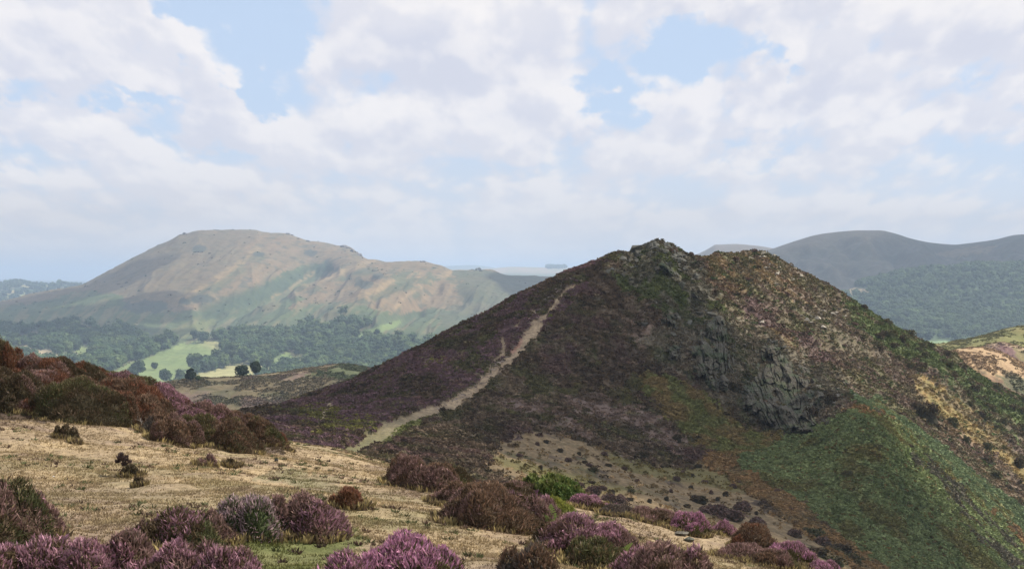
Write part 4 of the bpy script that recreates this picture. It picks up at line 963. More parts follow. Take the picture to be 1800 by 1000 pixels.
def hill_shrubs():
    S = shrub
    S(1634, 744, 52, 40, 'dark', 'largest dark green gorse clump on the sunny flank above the blue green bracken')
    S(1612, 724, 26, 20, 'dark', 'dark bush at the upper left of the largest flank clump')
    S(1677, 752, 26, 20, 'olive', 'rounded green bush just right of the largest flank clump')
    S(1650, 754, 14, 10, 'dark', 'small dark bush below the largest flank clump')
    S(1663, 758, 12, 9, 'dark', 'second small dark bush below the largest flank clump, on gravel')
    S(1700, 783, 20, 18, 'olive', 'green bush alone on reddish gravel lower down the flank')
    S(1738, 792, 22, 16, 'olive', 'green bush at the edge of the ochre strip')
    S(1736, 815, 34, 14, 'dark', 'dark low bush beside the lower ochre strip')
    S(1755, 842, 30, 16, 'olive', 'olive bush low on the gravel strip')
    S(1795, 822, 26, 20, 'dark', 'dark bush at the right edge beside the ochre strip')
    S(1772, 862, 24, 12, 'dark', 'dark bush low on the flank near the right edge')
    S(1428, 738, 34, 26, 'dark', 'dark bush wedged against the foot of the largest crag')
    S(1462, 712, 30, 22, 'dark', 'dark bush between the crag rib and the bracken')
    S(1390, 762, 16, 12, 'dark', 'small dark bush at the lowest point of the largest crag')
    S(1548, 792, 18, 12, 'olive', 'single green bush in the middle of the green bracken')
    S(1492, 840, 20, 14, 'olive', 'dark green bush in the left part of the bracken')
    S(1600, 790, 18, 12, 'dark', 'dark bush on the crest of the bracken spur')
    S(1191, 777, 20, 16, 'dark', 'dark green bush in pale dry grass left of the bracken')
    S(1130, 806, 30, 14, 'dark', 'dark flat bush ending a heather tongue on the tan slope')
    S(1045, 830, 18, 10, 'olive', 'dark green rounded bush low on the tan slope')
    S(1110, 868, 16, 10, 'olive', 'green bush near the bottom of the tan slope')
    S(1250, 590, 30, 14, 'olive', 'green cushion on top of the tall crag')
    S(1290, 690, 40, 22, 'dark', 'dark ivy like bush in the cleft between the two crags')
    S(1310, 668, 30, 18, 'olive', 'olive bush high in the cleft between the two crags')
    S(1295, 460, 14, 10, 'dusky', 'dark bush on the skyline dip left of the second top')
    S(1308, 470, 18, 12, 'olive', 'grey green bush just under the second top')
    S(1328, 444, 12, 7, 'dusky', 'small bush on the very crest of the second top')
    S(1216, 448, 16, 8, 'dusky', 'dusky bush on the skyline at the right foot of the summit')
    S(968, 560, 14, 9, 'yellow', 'yellow green cushion right of the upper path')
    S(1155, 431, 16, 6, 'olive', 'green cushion on the very summit')
    S(1392, 560, 22, 12, 'olive', 'green bush beside the purple streak on the sunny flank')
    S(1462, 596, 18, 10, 'olive', 'green bush above the lower end of the purple streak')
    S(1440, 540, 18, 9, 'olive', 'green bush among pale stones high on the sunny flank')
    G1 = 'small dark heather tufts dotted over the tan slope'; g = np.random.default_rng(77)
    spots = [(905, 786), (945, 783), (960, 779), (912, 803), (985, 795), (1000, 812), (1018, 800), (1063, 803), (1070, 820), (1035, 820), (1028, 815), (1098, 826), (950, 825), (1150, 812), (1163, 824), (1200, 832), (1215, 838), (1240, 850), (1228, 822), (1190, 846), (1215, 860), (1180, 866), (1172, 880), (1250, 868), (1262, 880), (1290, 858), (1276, 872), (1300, 852), (1142, 884), (1155, 898), (1208, 892), (1236, 900), (1330, 905), (1345, 888), (1075, 868), (1090, 876), (1108, 880), (1060, 862), (1040, 850), (1120, 848), (1310, 888), (1390, 900), (1420, 925), (1366, 868)]
    for i, (x, y) in enumerate(spots):
        S(x, y, 9 + 11 * g.random(), 6 + 4 * g.random(), ('dark', 'dusky')[i % 2], 'small dark heather tuft dotted over the tan slope below the hill', G1, 'heather')
    G2 = 'low dark heather mounds at the hill foot'
    for i, (x, y, w) in enumerate([(1045, 868, 34), (1070, 882, 30), (1090, 886, 36), (1015, 862, 30), (1255, 905, 60), (1285, 915, 70), (1305, 898, 44), (1230, 885, 40), (1430, 945, 50), (1450, 960, 46), (1480, 975, 60), (1500, 990, 50), (1330, 925, 40), (1440, 978, 50), (1470, 995, 50), (1400, 945, 34)]):
        S(x, y, w, 12 + .1 * w, ('dusky', 'dark', 'olive')[i % 3] if i > 5 else 'dusky', 'low dark mound of heather in the hollow between foreground and hill', G2, 'heather')
    G3 = 'green gorse tufts on the far right slope'
    for i in range(60):
        x = 1500 + 310 * g.random(); y0 = np.interp(x, [p[0] for p in SIL], [p[1] for p in SIL]) + 6 + (75 if x > 1650 else 60) * g.random()
        S(x, y0, 14 + 16 * g.random(), 8 + 7 * g.random(), ('olive', 'dark', 'olive')[i % 3], 'green gorse tuft on the skyline side of the sunny right slope', G3, 'gorse')
    G4 = 'small bushes speckling the sunny flank'
    for i in range(28):
        x = 1270 + 260 * g.random(); y0 = np.interp(x, [p[0] for p in SIL], [p[1] for p in SIL]) + 15 + 130 * g.random()
        S(x, y0, 9 + 12 * g.random(), 5 + 5 * g.random(), ('olive', 'dark', 'dusky')[i % 3], 'small bush among stones on the sunny upper right flank', G4)
hill_shrubs()

# ================================================================== RIGHT SPURS
rx = np.concatenate([np.arange(1480, 1900, 2.4), np.arange(1900, 2300, 8)])
S1 = [(1480, 700), (1600, 655), (1668, 622), (1682, 614), (1700, 612), (1730, 614), (1760, 622), (1800, 640), (1900, 690), (2300, 850)]
SP = Fan(rx, [(540, [(p, y + 190) for p, y in S1]), (580, [(p, y + 90) for p, y in S1]), (640, S1), (700, [(p, y + 20) for p, y in S1]), (800, [(p, 1000) for p, y in S1])],
         [30, 60, 20, 10], lambda s: (fbm(s.X / 9, s.Y / 9, 401, 4) - .5) * 2.2 + (fbm(s.X / 1.6, s.Y / 2, 402, 3) - .5) * .8)
def spur_col(s):
    n1 = fbm(s.X / 2, s.Y / 3, 411, 3); n2 = fbm(s.X / 8, s.Y / 10, 412, 4)
    col = mixc(np.array([.38, .27, .15]), np.array([.30, .20, .12]), n1)
    col = paint(col, sst(650, 662, s.py + (n2 - .5) * 40 - (s.px - 1720) * .28), (.17, .085, .055), (.12, .085, .05), n1)
    col = paint(col, sst(.52, .62, n2) * sst(640, 670, s.py), (.09, .10, .05), (.12, .10, .06), n1)
    return col
spcol = spur_col(SP); o = SP.mesh('hillside', M_hill, spcol); tag(o, 'tan grass spur lit by the sun beyond the right slope', kind='structure')
S2 = [(1480, 680), (1640, 608), (1690, 598), (1740, 586), (1800, 573), (1900, 555), (2300, 520)]
S2b = [(1480, 720), (1660, 625), (1720, 612), (1740, 606), (1760, 603), (1800, 612), (1900, 640), (2300, 760)]
SQ = Fan(rx, [(690, [(p, y + 120) for p, y in S2b]), (740, S2b), (790, [(p, y + 6) for p, y in S2b]), (900, S2), (960, [(p, y + 30) for p, y in S2]), (1080, [(p, 900) for p, y in S2])],
         [40, 20, 50, 16, 8], lambda s: (fbm(s.X / 10, s.Y / 12, 421, 4) - .5) * 2.2)
def sq_col(s):
    n1 = fbm(s.X / 2, s.Y / 3, 431, 3); n2 = fbm(s.X / 9, s.Y / 12, 432, 4)
    col = mixc(np.array([.13, .14, .045]), np.array([.19, .16, .06]), n2)
    col = paint(col, (s.Y < 785) * 1.0, (.12, .065, .06), (.15, .09, .085), n1)
    col = paint(col, (s.Y < 785) * sst(.5, .6, n2) * .8, (.2, .17, .07), (.13, .12, .05), n1)
    cr = np.exp(-((s.Y - 742) / 9) ** 2) * (fbm(s.X / 3, s.Y / 4, 433, 2) > .42); col = paint(col, cr, (.45, .33, .22), (.4, .3, .2), n1)
    return col
sqcol = sq_col(SQ); o = SQ.mesh('hillside', M_hill, sqcol); tag(o, 'green rounded spur with a purple heather patch at the far right', kind='structure')
def spur_tufts():
    g = np.random.default_rng(51); parts = []
    for s, col, n, dk in ((SP, spcol, 9000, .5), (SQ, sqcol, 9000, .6)):
        w = s.vis(10) * (s.px < 1950) * (fbm(s.X / 6, s.Y / 7, 441, 3) > .46)
        p, (r, c) = s.scatter(n, w.astype(float), g); cc = col[r, c] * (.5 + .6 * g.random((n, 1)))
        sz = .3 + .25 * g.random(n); parts.append(cards(p, cc, 10, sz * 1.6, sz, sz * 1.2, g, up=.7))
    v, f, c = join(parts); o = mesh_obj('spur_undergrowth', v, f, M_tuft, c); tag(o, 'heather and bracken tufts covering the far right spurs', 'undergrowth', kind='stuff')
spur_tufts()

# ================================================================== LEFT HEATH SPUR WITH PINES
lx = np.arange(60, 1000, 3.0)
L1 = [(60, 740), (200, 700), (280, 678), (330, 668), (400, 663), (480, 656), (540, 649), (600, 640), (640, 643), (700, 662), (800, 720), (1000, 820)]
LS = Fan(lx, [(700, [(p, y + 190) for p, y in L1]), (800, [(p, y + 75) for p, y in L1]), (930, L1), (1000, [(p, y + 18) for p, y in L1]), (1150, [(p, 800) for p, y in L1])],
         [40, 90, 30, 16], lambda s: (fbm(s.X / 28, s.Y / 28, 451, 4) - .5) * 4 + (fbm(s.X / 3, s.Y / 4, 452, 3) - .5) * .9)
def ls_col(s):
    n1 = fbm(s.X / 3, s.Y / 4, 461, 3); n2 = fbm(s.X / 22, s.Y / 26, 462, 4)
    col = mixc(np.array([.125, .095, .055]), np.array([.11, .095, .048]), n2)
    col = paint(col, sst(.5, .62, n2) * .7, (.13, .085, .07), (.15, .1, .085), n1)
    col = paint(col, sst(.56, .72, fbm(s.X / 14, s.Y / 20, 463, 4)) * .5, (.07, .075, .04), (.09, .09, .045), n1)
    col = paint(col, inpoly(s.px, s.py, [(540, 655), (590, 640), (650, 640), (640, 665), (600, 668)], 12, 4) * .9, (.05, .07, .03), (.08, .09, .04), n1)
    col = paint(col, inpoly(s.px, s.py, [(440, 655), (560, 642), (600, 640), (560, 652), (460, 662)], 4, 4) * .5, (.19, .145, .075), (.16, .13, .07), n1)
    return col
lcol = ls_col(LS); o = LS.mesh('moor', M_far, lcol); tag(o, 'low brown moorland spur carrying three pines on its crest', kind='structure')
def moor_tufts():
    g = np.random.default_rng(52); s = LS; w = s.vis(8) * (fbm(s.X / 12, s.Y / 14, 471, 3) > .42) * (s.px < 760)
    p, (r, c) = s.scatter(26000, w.astype(float), g); cc = lcol[r, c] * (.55 + .6 * g.random((len(p), 1)))
    sz = .35 + .3 * g.random(len(p)); v, f, c = cards(p, cc, 8, sz * 1.6, sz, sz * 1.2, g, up=.7)
    o = mesh_obj('moor_undergrowth', v, f, M_tuft, c); tag(o, 'thin heather and rough grass tufts on the moorland spur', 'undergrowth', kind='stuff')
moor_tufts()

# ------------------------------------------------------------------ trees
def crown_mesh(H, W, seed, n=600, shape='round', col=((.05, .085, .03), (.085, .13, .045))):
    g = np.random.default_rng(seed); c0, c1 = np.array(col[0]), np.array(col[1]); L = []
    nl = 11 if shape == 'round' else 9
    for i in range(nl):
        if shape == 'round':
            a = g.random() * 6.28; r = W * .27 * math.sqrt(g.random()); z = H * (.36 + .42 * g.random()); rad = W * (.22 + .12 * g.random()) * (1 - .25 * (z / H - .36))
        else:                       # pine: flat plates of foliage
            z = H * (.3 + .62 * i / nl); a = g.random() * 6.28; r = W * .16 * (1 - .5 * i / nl); rad = W * (.36 - .22 * i / nl) * (.85 + .3 * g.random())
        L.append((np.array([r * math.cos(a), r * math.sin(a), z]), rad, c0 + (c1 - c0) * g.random()))
    parts = []; iv, jf = ICO[1]
    for cen, rad, cc in L:
        k = n // nl; d = g.normal(size=(k, 3)); d /= np.linalg.norm(d, axis=1, keepdims=True); d[:, 2] *= .85 if shape == 'round' else .5
        p = cen + d * rad * (.85 + .3 * g.random((k, 1))); sz = rad * .42
        nrm = d + g.normal(size=(k, 3)) * .5; a = np.cross(nrm, g.normal(size=(k, 3))); a /= np.linalg.norm(a, axis=1, keepdims=True); b = np.cross(nrm, a); b /= np.linalg.norm(b, axis=1, keepdims=True)
        s = sz * (.6 + .7 * g.random((k, 1)))
        v = np.stack([p - a * s * .6, p + a * s * .6, p + b * s, ], 1).reshape(-1, 3)
        c = np.repeat(cc * (.8 + .4 * g.random((k, 1))), 3, 0); parts.append((v, np.arange(len(v)).reshape(-1, 3), c))
        parts.append((iv * rad * .74 * [1, 1, .85 if shape == 'round' else .5] + cen, jf, np.tile(cc * .8, (len(iv), 1))))
    return join(parts)
def trunk_mesh(H, W, seed, top=.62):
    g = np.random.default_rng(seed); r = H * .028; parts = [tube([(0, 0, -.6), (0, 0, H * .2), (W * .02, 0, H * top)], r, r * .5, (.09, .07, .055), 6)]
    for i in range(5):
        a = g.random() * 6.28; z = H * (.25 + .3 * g.random()); parts.append(tube([(0, 0, z), (W * .16 * math.cos(a), W * .16 * math.sin(a), z + H * .14), (W * .26 * math.cos(a), W * .26 * math.sin(a), z + H * .2)], r * .45, r * .15, (.09, .07, .055), 4))
    return join(parts)
TP = {}
def tree(px, py, wpx, hpx, proto, label, surf, group=None, cat='tree', name='field_tree'):
    if proto not in TP:
        pine = proto.startswith('pine'); sd = 700 + len(TP) * 7
        col = ((.022, .035, .018), (.035, .05, .025)) if pine else (((.055, .08, .03), (.08, .115, .04)) if len(TP) % 2 else ((.04, .07, .025), (.07, .10, .035)))
        v, f, c = crown_mesh(1, .85, sd, 1500, 'pine' if proto.endswith('cone') else 'round', col)
        rt = empty(name, (0, 0, 0)); mesh_obj('crown', v, f, M_tree, c, rt)
        v, f, c = trunk_mesh(1, 1, sd, .6); v[v[:, 2] < 0, 2] = -.04; mesh_obj('trunk', v, f, M_wood, c, rt); TP[proto] = rt
    else:
        rt = TP[proto].copy(); C.collection.objects.link(rt); rt.name = name
        for ch in TP[proto].children:
            d = ch.copy(); C.collection.objects.link(d); d.parent = rt
    p = surf.at(px, py); sc = p[1] / F
    rt.location = p; rt.scale = (wpx * sc, wpx * sc, hpx * sc); rt.rotation_euler = (0, 0, (px * 3.1) % 6.28)
    for k in ('group',):
        if k in rt: del rt[k]
    tag(rt, label, cat, group); return rt
tree(335, 669, 24, 24, 'pine_cone', 'dark pointed pine alone on the moorland crest, left of the other two', LS, 'pines on the moorland crest', 'pine', 'pine_tree')
tree(349, 669, 13, 10, 'thorn', 'small pale thorn bush right beside the pointed pine', LS, None, 'tree', 'thorn_tree')
tree(425, 662, 27, 21, 'pine_round', 'broad dark pine on the crest, middle of the three pines', LS, 'pines on the moorland crest', 'pine', 'pine_tree')
tree(450, 660, 27, 25, 'pine_roundb', 'taller dark pine at the right end of the three on the crest', LS, 'pines on the moorland crest', 'pine', 'pine_tree')

# ================================================================== VALLEY AND THE LONG HILL
FARK = 1.9
cx_ = np.concatenate([np.arange(-400, -60, 8), np.arange(-60, 1040, 2.0), np.arange(1040, 1500, 9)])
CS = [(-400, 565), (-200, 545), (-60, 534), (0, 530), (60, 517), (100, 508), (140, 503), (170, 489), (210, 466), (260, 439), (300, 420), (318, 412), (330, 411), (350, 406), (400, 405), (450, 406), (462, 409), (500, 411), (520, 416), (540, 423), (560, 427), (598, 433), (610, 434), (625, 441), (640, 452), (650, 457), (690, 460), (720, 460), (740, 460), (770, 464), (800, 475), (830, 475), (860, 475), (885, 482), (905, 484), (960, 488), (1000, 492), (1100, 515), (1300, 580), (1500, 640)]
CL = [(1050, 760), (1300, [(-400, 700), (0, 692), (300, 690), (600, 690), (900, 670), (1500, 690)]),
      (1550, [(-400, 660), (0, 640), (200, 645), (300, 648), (400, 646), (600, 650), (900, 640), (1500, 660)]),
      (1850, [(-400, 620), (0, 606), (200, 608), (400, 600), (500, 598), (600, 592), (700, 585), (800, 590), (900, 600), (1500, 640)]),
      (2250, [(-400, 595), (0, 568), (150, 562), (300, 555), (400, 552), (500, 548), (600, 532), (700, 530), (800, 545), (900, 560), (1500, 630)]),
      ([(-400, 2700), (500, 2750), (700, 2500), (1500, 2500)], [(-400, 580), (0, 545), (100, 530), (200, 505), (300, 475), (400, 468), (500, 480), (560, 490), (650, 480), (700, 485), (780, 490), (840, 495), (900, 510), (1000, 520), (1500, 635)]),
      ([(-400, 3100), (400, 3300), (600, 3150), (700, 2850), (1000, 2800), (1500, 2900)], CS),
      ([(-400, 3300), (500, 3500), (700, 3050), (1500, 3100)], [(p, y + 25) for p, y in CS]),
      (4200, [(p, 640) for p, y in CS])]
def cdisp(s):
    px, py = s.px, s.py; Y0, X0 = s.Y / FARK, s.X / FARK; e = sst(1500, 2100, Y0) * (1 - sst(0, 1, (Y0 - 3500) / 300))
    a = (px + (py - 400) * 1.35); b = (py - px * .3)
    r = ridge(a / 105 + (fbm(px / 70, py / 50, 5, 2) - .5) * 1.1, b / 260, 611, 3) - .5
    r2 = ridge(a / 38 + (fbm(px / 30, py / 25, 7, 2) - .5) * 1.1, b / 110, 615, 3) - .5
    d = r * 44 * e * sst(380, 620, px) + r * 22 * e * (1 - sst(380, 620, px)) + r2 * 7 * e
    for pts, dep in (([(572, 470, 9), (520, 492, 10), (450, 520, 12), (370, 552, 14)], 34), ([(650, 500, 6), (600, 522, 8), (540, 556, 10)], 16), ([(770, 500, 6), (735, 525, 8), (700, 560, 9)], 16)):
        d = d - dep * np.exp(-(line_dist(px + (fbm(px / 20, py / 20, 9, 2) - .5) * 16, py, pts) / 1.6) ** 2)
    d = d * sst(2, 60, py - s.run + (py - curve(CS, px)))
    d = d + (fbm(X0 / 60, Y0 / 80, 613, 4) - .5) * 12 * e + (fbm(X0 / 10, Y0 / 14, 617, 3) - .5) * 2.6 * e
    return d * FARK / 1.4
CAR = Fan(cx_, CL, [24, 50, 60, 70, 80, 90, 16, 8], cdisp, FARK)
DARKG, DARKG2 = (.055, .085, .038), (.09, .125, .05)
cm = {}
def car_col(s):
    px, py = s.px, s.py; XX, YY = s.X / FARK, s.Y / FARK; n1 = fbm(XX / 12, YY / 18, 621, 3); n2 = fbm(XX / 45, YY / 60, 622, 4); n3 = fbm(px / 9 + py / 9, (py - px * .5) / 30, 623, 4)
    P = lambda poly, w=10, sd=1: inpoly(px, py, poly, w, sd)
    col = mixc(np.array([.20, .135, .072]), np.array([.15, .115, .062]), n2)
    col = paint(col, sst(.5, .62, n3) * .45, (.13, .10, .06), (.1, .1, .05), n1)
    col = paint(col, sst(.64, .70, fbm(XX / 16, YY / 22, 629, 3)) * .7, (.06, .06, .045), (.07, .08, .04), n1)
    left_face = P([(-500, 700), (-500, 500), (100, 500), (210, 460), (300, 410), (460, 400), (430, 440), (380, 490), (330, 540), (300, 560), (200, 600)], 10, 12)
    col = paint(col, left_face * .6, (.135, .105, .062), (.11, .095, .055), n2)
    lowg = P([(-500, 560), (0, 540), (60, 530), (120, 516), (170, 512), (215, 520), (225, 545), (280, 530), (300, 548), (370, 548), (430, 520), (490, 485), (530, 465), (560, 462), (590, 470), (560, 490), (520, 508), (490, 522), (540, 520), (500, 545), (590, 530), (640, 535), (700, 555), (760, 540), (860, 560), (1500, 560), (1500, 900), (-500, 900)], 9, 7)
    col = paint(col, lowg * .92, (.038, .062, .03), (.085, .115, .045), n2)
    col = paint(col, lowg * sst(.52, .66, n3) * .55, (.16, .14, .07), (.2, .15, .08), n1)
    col = paint(col, (1 - sst(.5, 1.8, line_dist(px + (n3 - .5) * 16, py + (n1 - .5) * 8, [(572, 468, 9), (520, 490, 11), (450, 518, 13), (370, 550, 16)]))) * .9, (.035, .055, .028), (.06, .08, .035), n1)
    for pts in ([(655, 462, 5), (610, 476, 4), (560, 494, 3), (515, 514, 3)], [(455, 440, 7), (415, 468, 6), (370, 500, 6), (320, 528, 5)], [(795, 480, 5), (755, 494, 4), (715, 520, 3), (690, 545, 3)], [(735, 484, 6), (690, 496, 5), (640, 520, 4), (590, 540, 4)], [(565, 470, 4), (520, 500, 3), (480, 524, 2)]):
        dd = line_dist(px + (n3 - .5) * 14, py + (n1 - .5) * 8, pts)
        col = paint(col, (1 - sst(.2, 1.7, dd)) * .68 * sst(.3, .55, n1), (.31, .215, .105), (.25, .18, .09), n1)
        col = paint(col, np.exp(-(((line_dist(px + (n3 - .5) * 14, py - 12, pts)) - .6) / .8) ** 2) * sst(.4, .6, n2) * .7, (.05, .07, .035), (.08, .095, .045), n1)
    col = paint(col, P([(680, 485), (700, 475), (750, 475), (770, 490), (750, 505), (700, 510)], 12, 8) * sst(.36, .5, n3) * .75, (.055, .075, .038), (.08, .10, .05), n1)
    col = paint(col, P([(800, 476), (860, 474), (1000, 485), (1500, 500), (1500, 640), (780, 600), (770, 550), (820, 530), (800, 500)], 14, 9) * .85, (.055, .075, .038), (.10, .09, .05), n2)
    for x, y, rx_, ry_ in [(350, 437, 14, 7), (453, 446, 10, 5), (545, 445, 14, 6), (640, 500, 16, 8), (665, 485, 10, 5), (355, 525, 20, 8), (650, 442, 12, 6), (325, 530, 10, 6), (260, 540, 40, 12)]:
        col = paint(col, (((px - x) / rx_) ** 2 + ((py - y) / ry_) ** 2 + (n3 - .5) * 2 < 1) * .85, (.04, .05, .038), (.06, .07, .05), n1)
    # fields on the valley floor
    F1 = P([(180, 655), (230, 640), (270, 622), (320, 604), (345, 601), (392, 600), (390, 618), (345, 640), (320, 660), (290, 690), (180, 700)])
    col = paint(col, F1, (.12, .165, .06), (.17, .205, .075), n2)
    col = paint(col, F1 * sst(0, 24, px * .5 - py + 438) * .8, (.30, .27, .13), (.27, .26, .11), n1)
    F2 = P([(330, 668), (360, 655), (400, 643), (430, 638), (470, 640), (480, 655), (400, 675), (340, 690)])
    col = paint(col, F2, (.30, .27, .12), (.26, .25, .11), n1)
    F3 = P([(85, 640), (130, 612), (160, 608), (165, 625), (125, 640)]) | P([(120, 640), (135, 622), (165, 612), (168, 640)])
    col = paint(col, F3, (.15, .20, .07), (.2, .22, .08), n1)
    F4 = P([(15, 600), (30, 585), (75, 580), (72, 596), (30, 612)]); col = paint(col, F4, (.16, .13, .07), (.18, .15, .07), n1)
    F5 = P([(20, 612), (60, 610), (140, 625), (160, 640), (100, 640), (20, 625)]); col = paint(col, F5, (.28, .22, .14), (.3, .25, .15), n1)
    F6 = P([(455, 640), (500, 622), (560, 632), (500, 650)]); col = paint(col, F6, (.14, .2, .07), (.18, .22, .08), n1)
    F7 = P([(620, 590), (660, 575), (700, 562), (705, 568), (660, 590), (625, 600)], 4); col = paint(col, F7 * .9, (.14, .20, .07), (.16, .2, .07), n1)
    F8 = P([(270, 590), (330, 565), (380, 560), (380, 575), (300, 600)], 8); col = paint(col, F8 * .6, (.12, .14, .05), (.16, .15, .06), n1)
    col = np.where((F1 | F2 | F3 | F5)[..., None], col, col * .9)
    cm['field'] = F1 | F2 | F3 | F4 | F5 | F6 | F7
    near_field = inpoly(px, py - 16, [(150, 655), (230, 640), (270, 622), (320, 604), (345, 601), (392, 600), (390, 618), (345, 640), (320, 660), (290, 690), (150, 700)]) | inpoly(px, py - 14, [(330, 668), (360, 655), (400, 643), (430, 638), (480, 640), (480, 655), (400, 675), (340, 690)])
    cm['wood'] = ~cm['field'] & ~near_field & (P([(-400, 640), (0, 572), (40, 585), (80, 575), (150, 572), (230, 580), (260, 608), (300, 604), (330, 606), (380, 592), (440, 580), (500, 574), (560, 576), (600, 556), (635, 562), (655, 582), (720, 606), (760, 606), (800, 614), (840, 622), (900, 625), (900, 720), (-400, 720)], 12, 11))
    return col
ccol = car_col(CAR); o = CAR.mesh('long_hill', M_far, ccol); tag(o, 'long hazy whaleback hill with gullies and golden spurs on the left', kind='structure')

def forest(surf, w, n, seed, name, label, hrange=(8, 14), cards_n=90, cols=None):
    g = np.random.default_rng(seed); protos = []
    cols = cols or [((.055, .09, .036), (.085, .13, .048)), ((.075, .11, .04), (.12, .16, .055)), ((.045, .075, .034), (.07, .11, .045))]
    for k in range(7): protos.append(crown_mesh(1, .95, seed + k, cards_n * 11, 'round', cols[k % len(cols)]))
    p, _ = surf.scatter(int(n * 2.5), w.astype(float), g)
    # thin to an even spacing with a coarse grid
    H0 = (hrange[0] + hrange[1]) / 2; cell = {}
    keep = []
    for i, q in enumerate(p):
        key = (int(q[0] // (H0 * .72)), int(q[1] // (H0 * .72)))
        if key in cell: continue
        cell[key] = 1; keep.append(i)
        if len(keep) >= n: break
    p = p[keep]; V, Fc, Cc, o_ = [], [], [], 0
    for i, q in enumerate(p):
        v, f, c = protos[g.integers(7)]; H = g.uniform(*hrange); W = H * g.uniform(.85, 1.25); a = g.random() * 6.28
        R = np.array([[math.cos(a), -math.sin(a), 0], [math.sin(a), math.cos(a), 0], [0, 0, 1]])
        V.append(((v @ R.T) * [W, W, H] + q + [0, 0, -H * .16]).astype(np.float32)); Fc.append(f + o_); Cc.append(c * (.62 + .75 * g.random())); o_ += len(v)
    o = mesh_obj(name, np.concatenate(V), np.concatenate(Fc), M_tree, np.concatenate(Cc)); tag(o, label, 'woodland', kind='stuff')
    return len(p)
wd = CAR.vis(10) * cm['wood'] * ((fbm(CAR.X / 95, CAR.Y / 150, 481, 3) > .44) | (CAR.py > 600)) * (CAR.px > -120) * (CAR.px < 960) * (CAR.Y < 2600 * FARK)
print('wood trees', forest(CAR, wd, 2600, 800, 'woodland', 'broadleaf woods filling the valley below the long hill', (20, 33), 11))
def gorse_speckle():
    g = np.random.default_rng(57); s = CAR; Y0 = s.Y / FARK
    w = s.vis(6) * (Y0 > 1900) * (s.px > -60) * (s.px < 1000) * ~cm['wood'] * (.05 + (fbm(s.X / 90, s.Y / 120, 475, 4) > .52) + (fbm(s.X / 30, s.Y / 40, 476, 3) > .6))
    p, (r, c) = s.scatter(450, w.astype(float), g); cc = np.where(g.random((len(p), 1)) < .6, [.05, .075, .035], [.085, .07, .05]) * (.7 + .6 * g.random((len(p), 1)))
    sz = 1.4 + 2.8 * g.random(len(p)) ** 2; v, f, c = cards(p, cc, 12, sz * 1.4, sz * .8, sz, g, up=.7)
    o = mesh_obj('hillside_scrub', v, f, M_tree, c); tag(o, 'dark scrub and gorse speckling the long hill', 'scrub', kind='stuff')
gorse_speckle()
FT = 'trees standing round the valley fields'
for i, (x, y, w, h, lb) in enumerate([(243, 662, 32, 30, 'broad tree at the left foot of the bright green field'), (272, 650, 14, 14, 'small round tree alone in the bright green field'),
    (290, 672, 28, 26, 'round tree below the bright green field, left of the pointed pine'), (318, 670, 26, 22, 'tree directly behind the pointed pine'), (232, 668, 24, 22, 'low tree just in front of the broad tree by the bright green field'),
    (342, 650, 36, 30, 'largest tree at the right edge of the bright green field'), (362, 646, 26, 24, 'tree filling the hedge right of the largest field tree'), (385, 642, 34, 30, 'tree at the corner between green field and yellow field'),
    (255, 616, 26, 26, 'rounded pale tree at the upper left corner of the bright green field'), (283, 616, 26, 30, 'tall tree over the top hedge of the bright green field'), (225, 632, 26, 20, 'tree in the hedge at the far left of the bright green field'),
    (300, 606, 28, 28, 'tree rising behind the top hedge near the middle of the green field'), (62, 604, 24, 20, 'tree below the small dull field on the far left'), (26, 606, 22, 22, 'tree at the left end of the small dull field'),
    (510, 648, 26, 18, 'round bush tree in the meadow beyond the right pine'), (404, 634, 34, 34, 'tree beside the yellow field behind the middle pine'), (208, 640, 26, 18, 'low tree in the hedge above the olive heather crest'),
    (470, 650, 30, 24, 'tree beyond the right pine at the edge of the meadow'), (180, 640, 26, 22, 'tree between the two small fields on the left'), (325, 688, 24, 18, 'low tree hidden behind the moorland crest left of the pointed pine')]):
    tree(x, y, w, h, 'field' + 'abcd'[i % 4], lb, CAR, FT)

# rocks on the long hill's skyline
boulder_pile([(503, 412), (508, 412), (513, 413), (506, 411)], [9.5, 10.8, 8.1, 8.1], 'small dark rock tor on the skyline of the long hill', 71, CAR, col=((.10, .09, .085), (.14, .13, .12)))
boulder_pile([(540, 424), (543, 425), (541, 423)], [6.8, 6.8, 5.4], 'tiny upright rock on the skyline right of the small tor', 72, CAR, col=((.10, .09, .085), (.13, .12, .11)))
boulder_pile([(601, 434), (606, 434), (612, 437), (618, 440), (626, 444), (632, 449), (638, 454), (630, 449), (620, 443)], [9.5, 12.2, 12.2, 10.8, 12.2, 12.2, 9.5, 10.8, 10.8], 'rounded crag where the long hill steps down to its lower spur', 73, CAR, col=((.10, .09, .09), (.15, .13, .12)))
boulder_pile([(838, 475), (842, 475), (846, 476), (834, 476)], [8.1, 10.8, 8.1, 5.4], 'little rock castle on the low end of the long hill', 74, CAR, col=((.08, .08, .08), (.11, .11, .10)))
boulder_pile([(318, 413), (324, 412), (330, 412)], [6.8, 8.1, 6.8], 'low rocks on the left shoulder of the long hill summit', 75, CAR, col=((.12, .1, .09), (.16, .13, .12)))
boulder_pile([(740, 461), (745, 461)], [5.4, 6.8], 'low rock on the spur crest right of the rounded crag', 76, CAR, col=((.12, .1, .09), (.16, .13, .12)))

